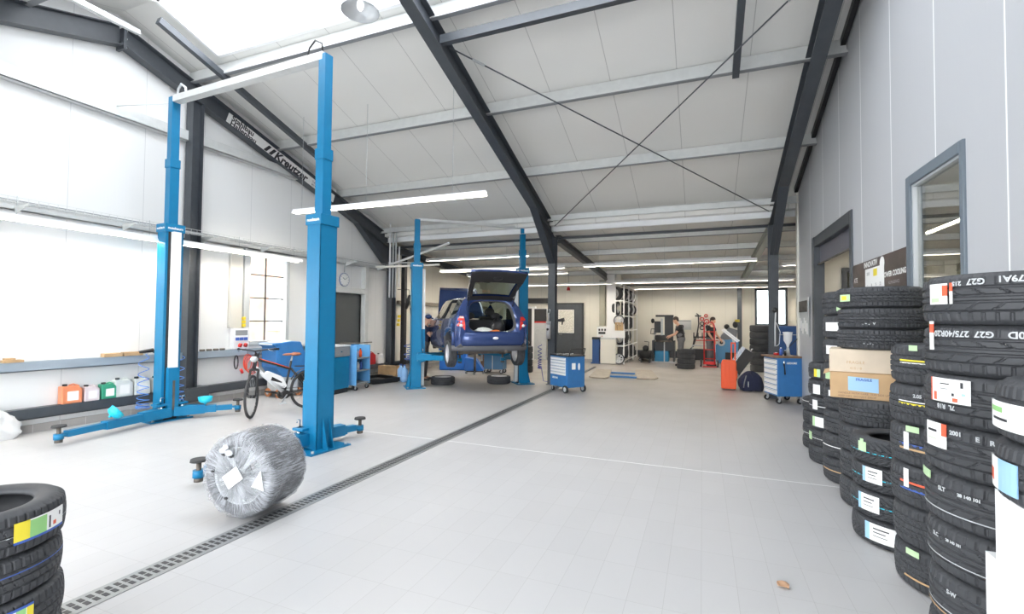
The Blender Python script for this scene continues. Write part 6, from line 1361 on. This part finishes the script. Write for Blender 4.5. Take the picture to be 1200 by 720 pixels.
# =================================================================== BICYCLE
bk = thing('bicycle', 'black and orange electric bicycle with white battery parked by the left window', 'bicycle', (-6.55, 6.52, 0))
hdg = V(-6.80+6.55, 5.44-6.52, 0); WB = hdg.length; bk.rotation_euler = (math.radians(0), 0, math.atan2(hdg.y, hdg.x))
bkM = M_['dark2']; WR = .345
def bwheel(parent, x, steer=0):
    e = bpy.data.objects.new('wheel', None); COL.objects.link(e); e.parent = parent; e.location = (x, 0, WR); e.rotation_euler = (PI/2, 0, steer) if not steer else Euler((PI/2, 0, steer))
    cs = [(WR-.02+.02*math.cos(a), .02*math.sin(a)) for a in [2*PI*k/8 for k in range(8)]]
    MB().lathe(cs, 40, closed=True).build('tyre_casing', M_['rubber_old'], e)
    MB().lathe([(WR-.045, -.012), (WR-.035, -.012), (WR-.035, .012), (WR-.045, .012)], 40, closed=True).build('rim', M_['black'], e)
    b = MB()
    for k in range(28):
        a = 2*PI*k/28; b.tube([(.02*math.cos(a+.8), .02*math.sin(a+.8), .025*(-1)**k), ((WR-.04)*math.cos(a), (WR-.04)*math.sin(a), 0)], .0013, 4)
    b.build('spokes', M_['zinc'], e, kind='stuff')
    MB().cyl((0, 0, -.05), (0, 0, .05), .025, n=16).build('hub', M_['black'], e); return e
bwheel(bk, 0)
hx = WB-.17
fk = bpy.data.objects.new('front_fork', None); COL.objects.link(fk); fk.parent = bk; fk.location = (hx, 0, 0); fk.rotation_euler = (0, 0, math.radians(48))
w_ = bwheel(fk, .17)
b = MB()
for y in (-.06, .06): b.tube([(.17, y, WR), (.10, y, .62), (.04, y, .76)], [.013, .018, .020])
b.tube([(.04, -.06, .76), (.04, .06, .76)], .02).tube([(.04, 0, .76), (-.02, 0, 1.02)], .02); b.build('fork_blades', bkM, fk)
b = MB(); b.tube([(-.02, 0, 1.02), (.03, 0, 1.06), (.03, -.14, 1.08), (-.04, -.26, 1.09), (-.12, -.30, 1.08)], .013).tube([(.03, 0, 1.06), (.03, .14, 1.08), (-.04, .26, 1.09), (-.12, .30, 1.08)], .013); b.build('handlebar', bkM, fk)
for s in (-1, 1): MB().tube([(-.04, s*.265, 1.09), (-.15, s*.305, 1.08)], .019).build('grip', M_['black'], fk); MB().tube([(.03, s*.20, 1.08), (-.04, s*.27, 1.05)], .006).build('brake_lever', M_['chrome'], fk)
MB().tube([(.03, .1, 1.08), (.12, .06, 1.0), (.08, .02, .82), (.05, 0, .7)], .004).build('brake_cable', M_['black'], fk); MB().ball((.08, 0, .93), (.05, .06, .05)).build('headlight', M_['lgrey'], fk)
BBx, BBz = .44, .30; st_ = (.33, .86)
b = MB(); b.tube([(st_[0], 0, .72), (hx-.01, 0, .93)], .022).tube([(hx+.03, 0, .76), (hx-.03, 0, 1.0)], .026).tube([(BBx, 0, BBz), (st_[0], 0, st_[1])], .019); b.build('main_frame', bkM, bk)
b = MB(); b.tube([(BBx+.03, 0, BBz+.05), (hx+.02, 0, .80)], .036); b.build('down_tube', M_['lwhite'], bk)
b = MB()
for y in (-.05, .05): b.tube([(0, y, WR), (BBx-.04, y*.7, BBz)], .012).tube([(0, y, WR), (st_[0]+.01, y*.4, .74)], .010)
b.build('rear_stays', bkM, bk)
b = MB(); b.tube([(st_[0]+.04, .024, .745), (hx-.05, .024, .935)], .006).tube([(st_[0]+.04, -.024, .745), (hx-.05, -.024, .935)], .006).tube([(BBx+.08, -.038, BBz+.10), (hx-.03, -.038, .74)], .007); b.build('orange_stripe', M_['orange'], bk)
MB().prism([(BBx+.02, BBz+.10), (hx-.12, .66), (hx-.20, .72), (BBx+.05, .60), (BBx-.03, .44)], -.04, .04, 'xz').build('battery', M_['white'], bk, bev=.012)
MB().prism([(BBx+.07, BBz+.20), (hx-.24, .56), (hx-.26, .62), (BBx+.07, .52)], -.043, .043, 'xz').build('battery_window', M_['black'], bk)
flat_text('27', .06, frame_T((BBx+.05, .0445, .42), (-1, 0, 0), (0, 0, 1)), M_['ink'], 'battery_lettering', bk)
MB().cyl((BBx, -.06, BBz), (BBx, .06, BBz), .07, n=20).build('motor', M_['black'], bk); MB().cyl((BBx, -.075, BBz), (BBx, -.07, BBz), .09, n=28).build('chainring', M_['iron'], bk)
for s in (-1, 1):
    MB().beam((BBx, s*.085, BBz), (BBx+s*.10, s*.09, BBz-s*.13), .022, .012).build('crank_arm', M_['grey'], bk); MB().box(BBx+s*.10-.045, BBx+s*.10+.045, s*.13-.035, s*.13+.035, BBz-s*.13-.012, BBz-s*.13+.012).build('pedal', M_['lgrey'], bk)
MB().tube([(st_[0], 0, .86), (st_[0]-.02, 0, .95)], .014).build('seat_post', M_['zinc'], bk)
b = MB(); b.ball((st_[0]-.08, 0, .975), (.10, .075, .03)); b.ball((st_[0]+.06, 0, .975), (.10, .03, .022)); b.build('saddle', mat('brown_saddle', (.35, .12, .06), .5), bk)
MB().tube([(-.30, -.05, .74), (.24, -.05, .76), (.24, .05, .76), (-.30, .05, .74), (-.30, -.05, .74)], .006).tube([(0, .055, WR), (-.1, .055, .74)], .005).tube([(0, -.055, WR), (-.1, -.055, .74)], .005).build('luggage_rack', M_['black'], bk)
MB().lathe([(WR+.03, -.025), (WR+.038, 0), (WR+.03, .025)], 20, Matrix.Translation((0, 0, WR)) @ Matrix.Rotation(PI/2, 4, 'X'), a0=math.radians(30), a1=math.radians(190)).build('mudguard', M_['black'], bk)
MB().tube([(.10, .06, .30), (.12, .20, .01)], .009).build('kickstand', M_['black'], bk); MB().tube([(.0, -.065, WR+.03), (BBx, -.075, BBz+.085)], .005).tube([(.0, -.065, WR-.03), (BBx, -.075, BBz-.085)], .005).build('chain', M_['iron'], bk)
# =================================================================== CAMERA + LIGHT
cam = bpy.data.cameras.new('camera'); co = bpy.data.objects.new('camera', cam); COL.objects.link(co)
cam.sensor_width = 36; cam.sensor_fit = 'HORIZONTAL'; cam.lens = 36*553.75/1200; cam.clip_end = 200
yaw, pitch, roll = .38333, .0278, .0087
fw = V(-math.sin(yaw)*math.cos(pitch), math.cos(yaw)*math.cos(pitch), math.sin(pitch))
rt = fw.cross(V(0, 0, 1)).normalized(); up = rt.cross(fw)
c, s = math.cos(roll), math.sin(roll)
r2 = rt*c+up*s; u2 = -rt*s+up*c
T = Matrix((r2, u2, -fw)).transposed().to_4x4(); T.translation = V(0, 0, 1.6); co.matrix_world = T
SC.camera = co
w = bpy.data.worlds.new('overcast'); SC.world = w; w.use_nodes = True
bg = w.node_tree.nodes['Background']; bg.inputs[0].default_value = (.93, .965, 1, 1); bg.inputs[1].default_value = 3.6
def portal(loc, rot, sx, sy):
    l = bpy.data.lights.new('daylight_portal', 'AREA'); l.shape = 'RECTANGLE'; l.size = sx; l.size_y = sy; l.energy = 1
    l.cycles.is_portal = True
    o = bpy.data.objects.new('daylight_portal', l); COL.objects.link(o); o.location = loc; o.rotation_euler = rot
portal((-5.95, YF-.05, 1.9), (-PI/2, 0, 0), 4.3, 3.7)
portal((-1.0, YF-.05, 1.9), (-PI/2, 0, 0), 4.4, 3.7)
portal((-3.27, YR, ztop(YR)+.12), (0, 0, 0), 8.5, 2.0)
portal((2.6, 21.99, 2.2), (PI/2, 0, 0), 1.1, 1.5)
SC.view_settings.view_transform = 'Standard'; SC.view_settings.look = 'None'
SC.view_settings.exposure = 1.45; SC.view_settings.gamma = 1.0; SC.view_settings.use_curve_mapping = False
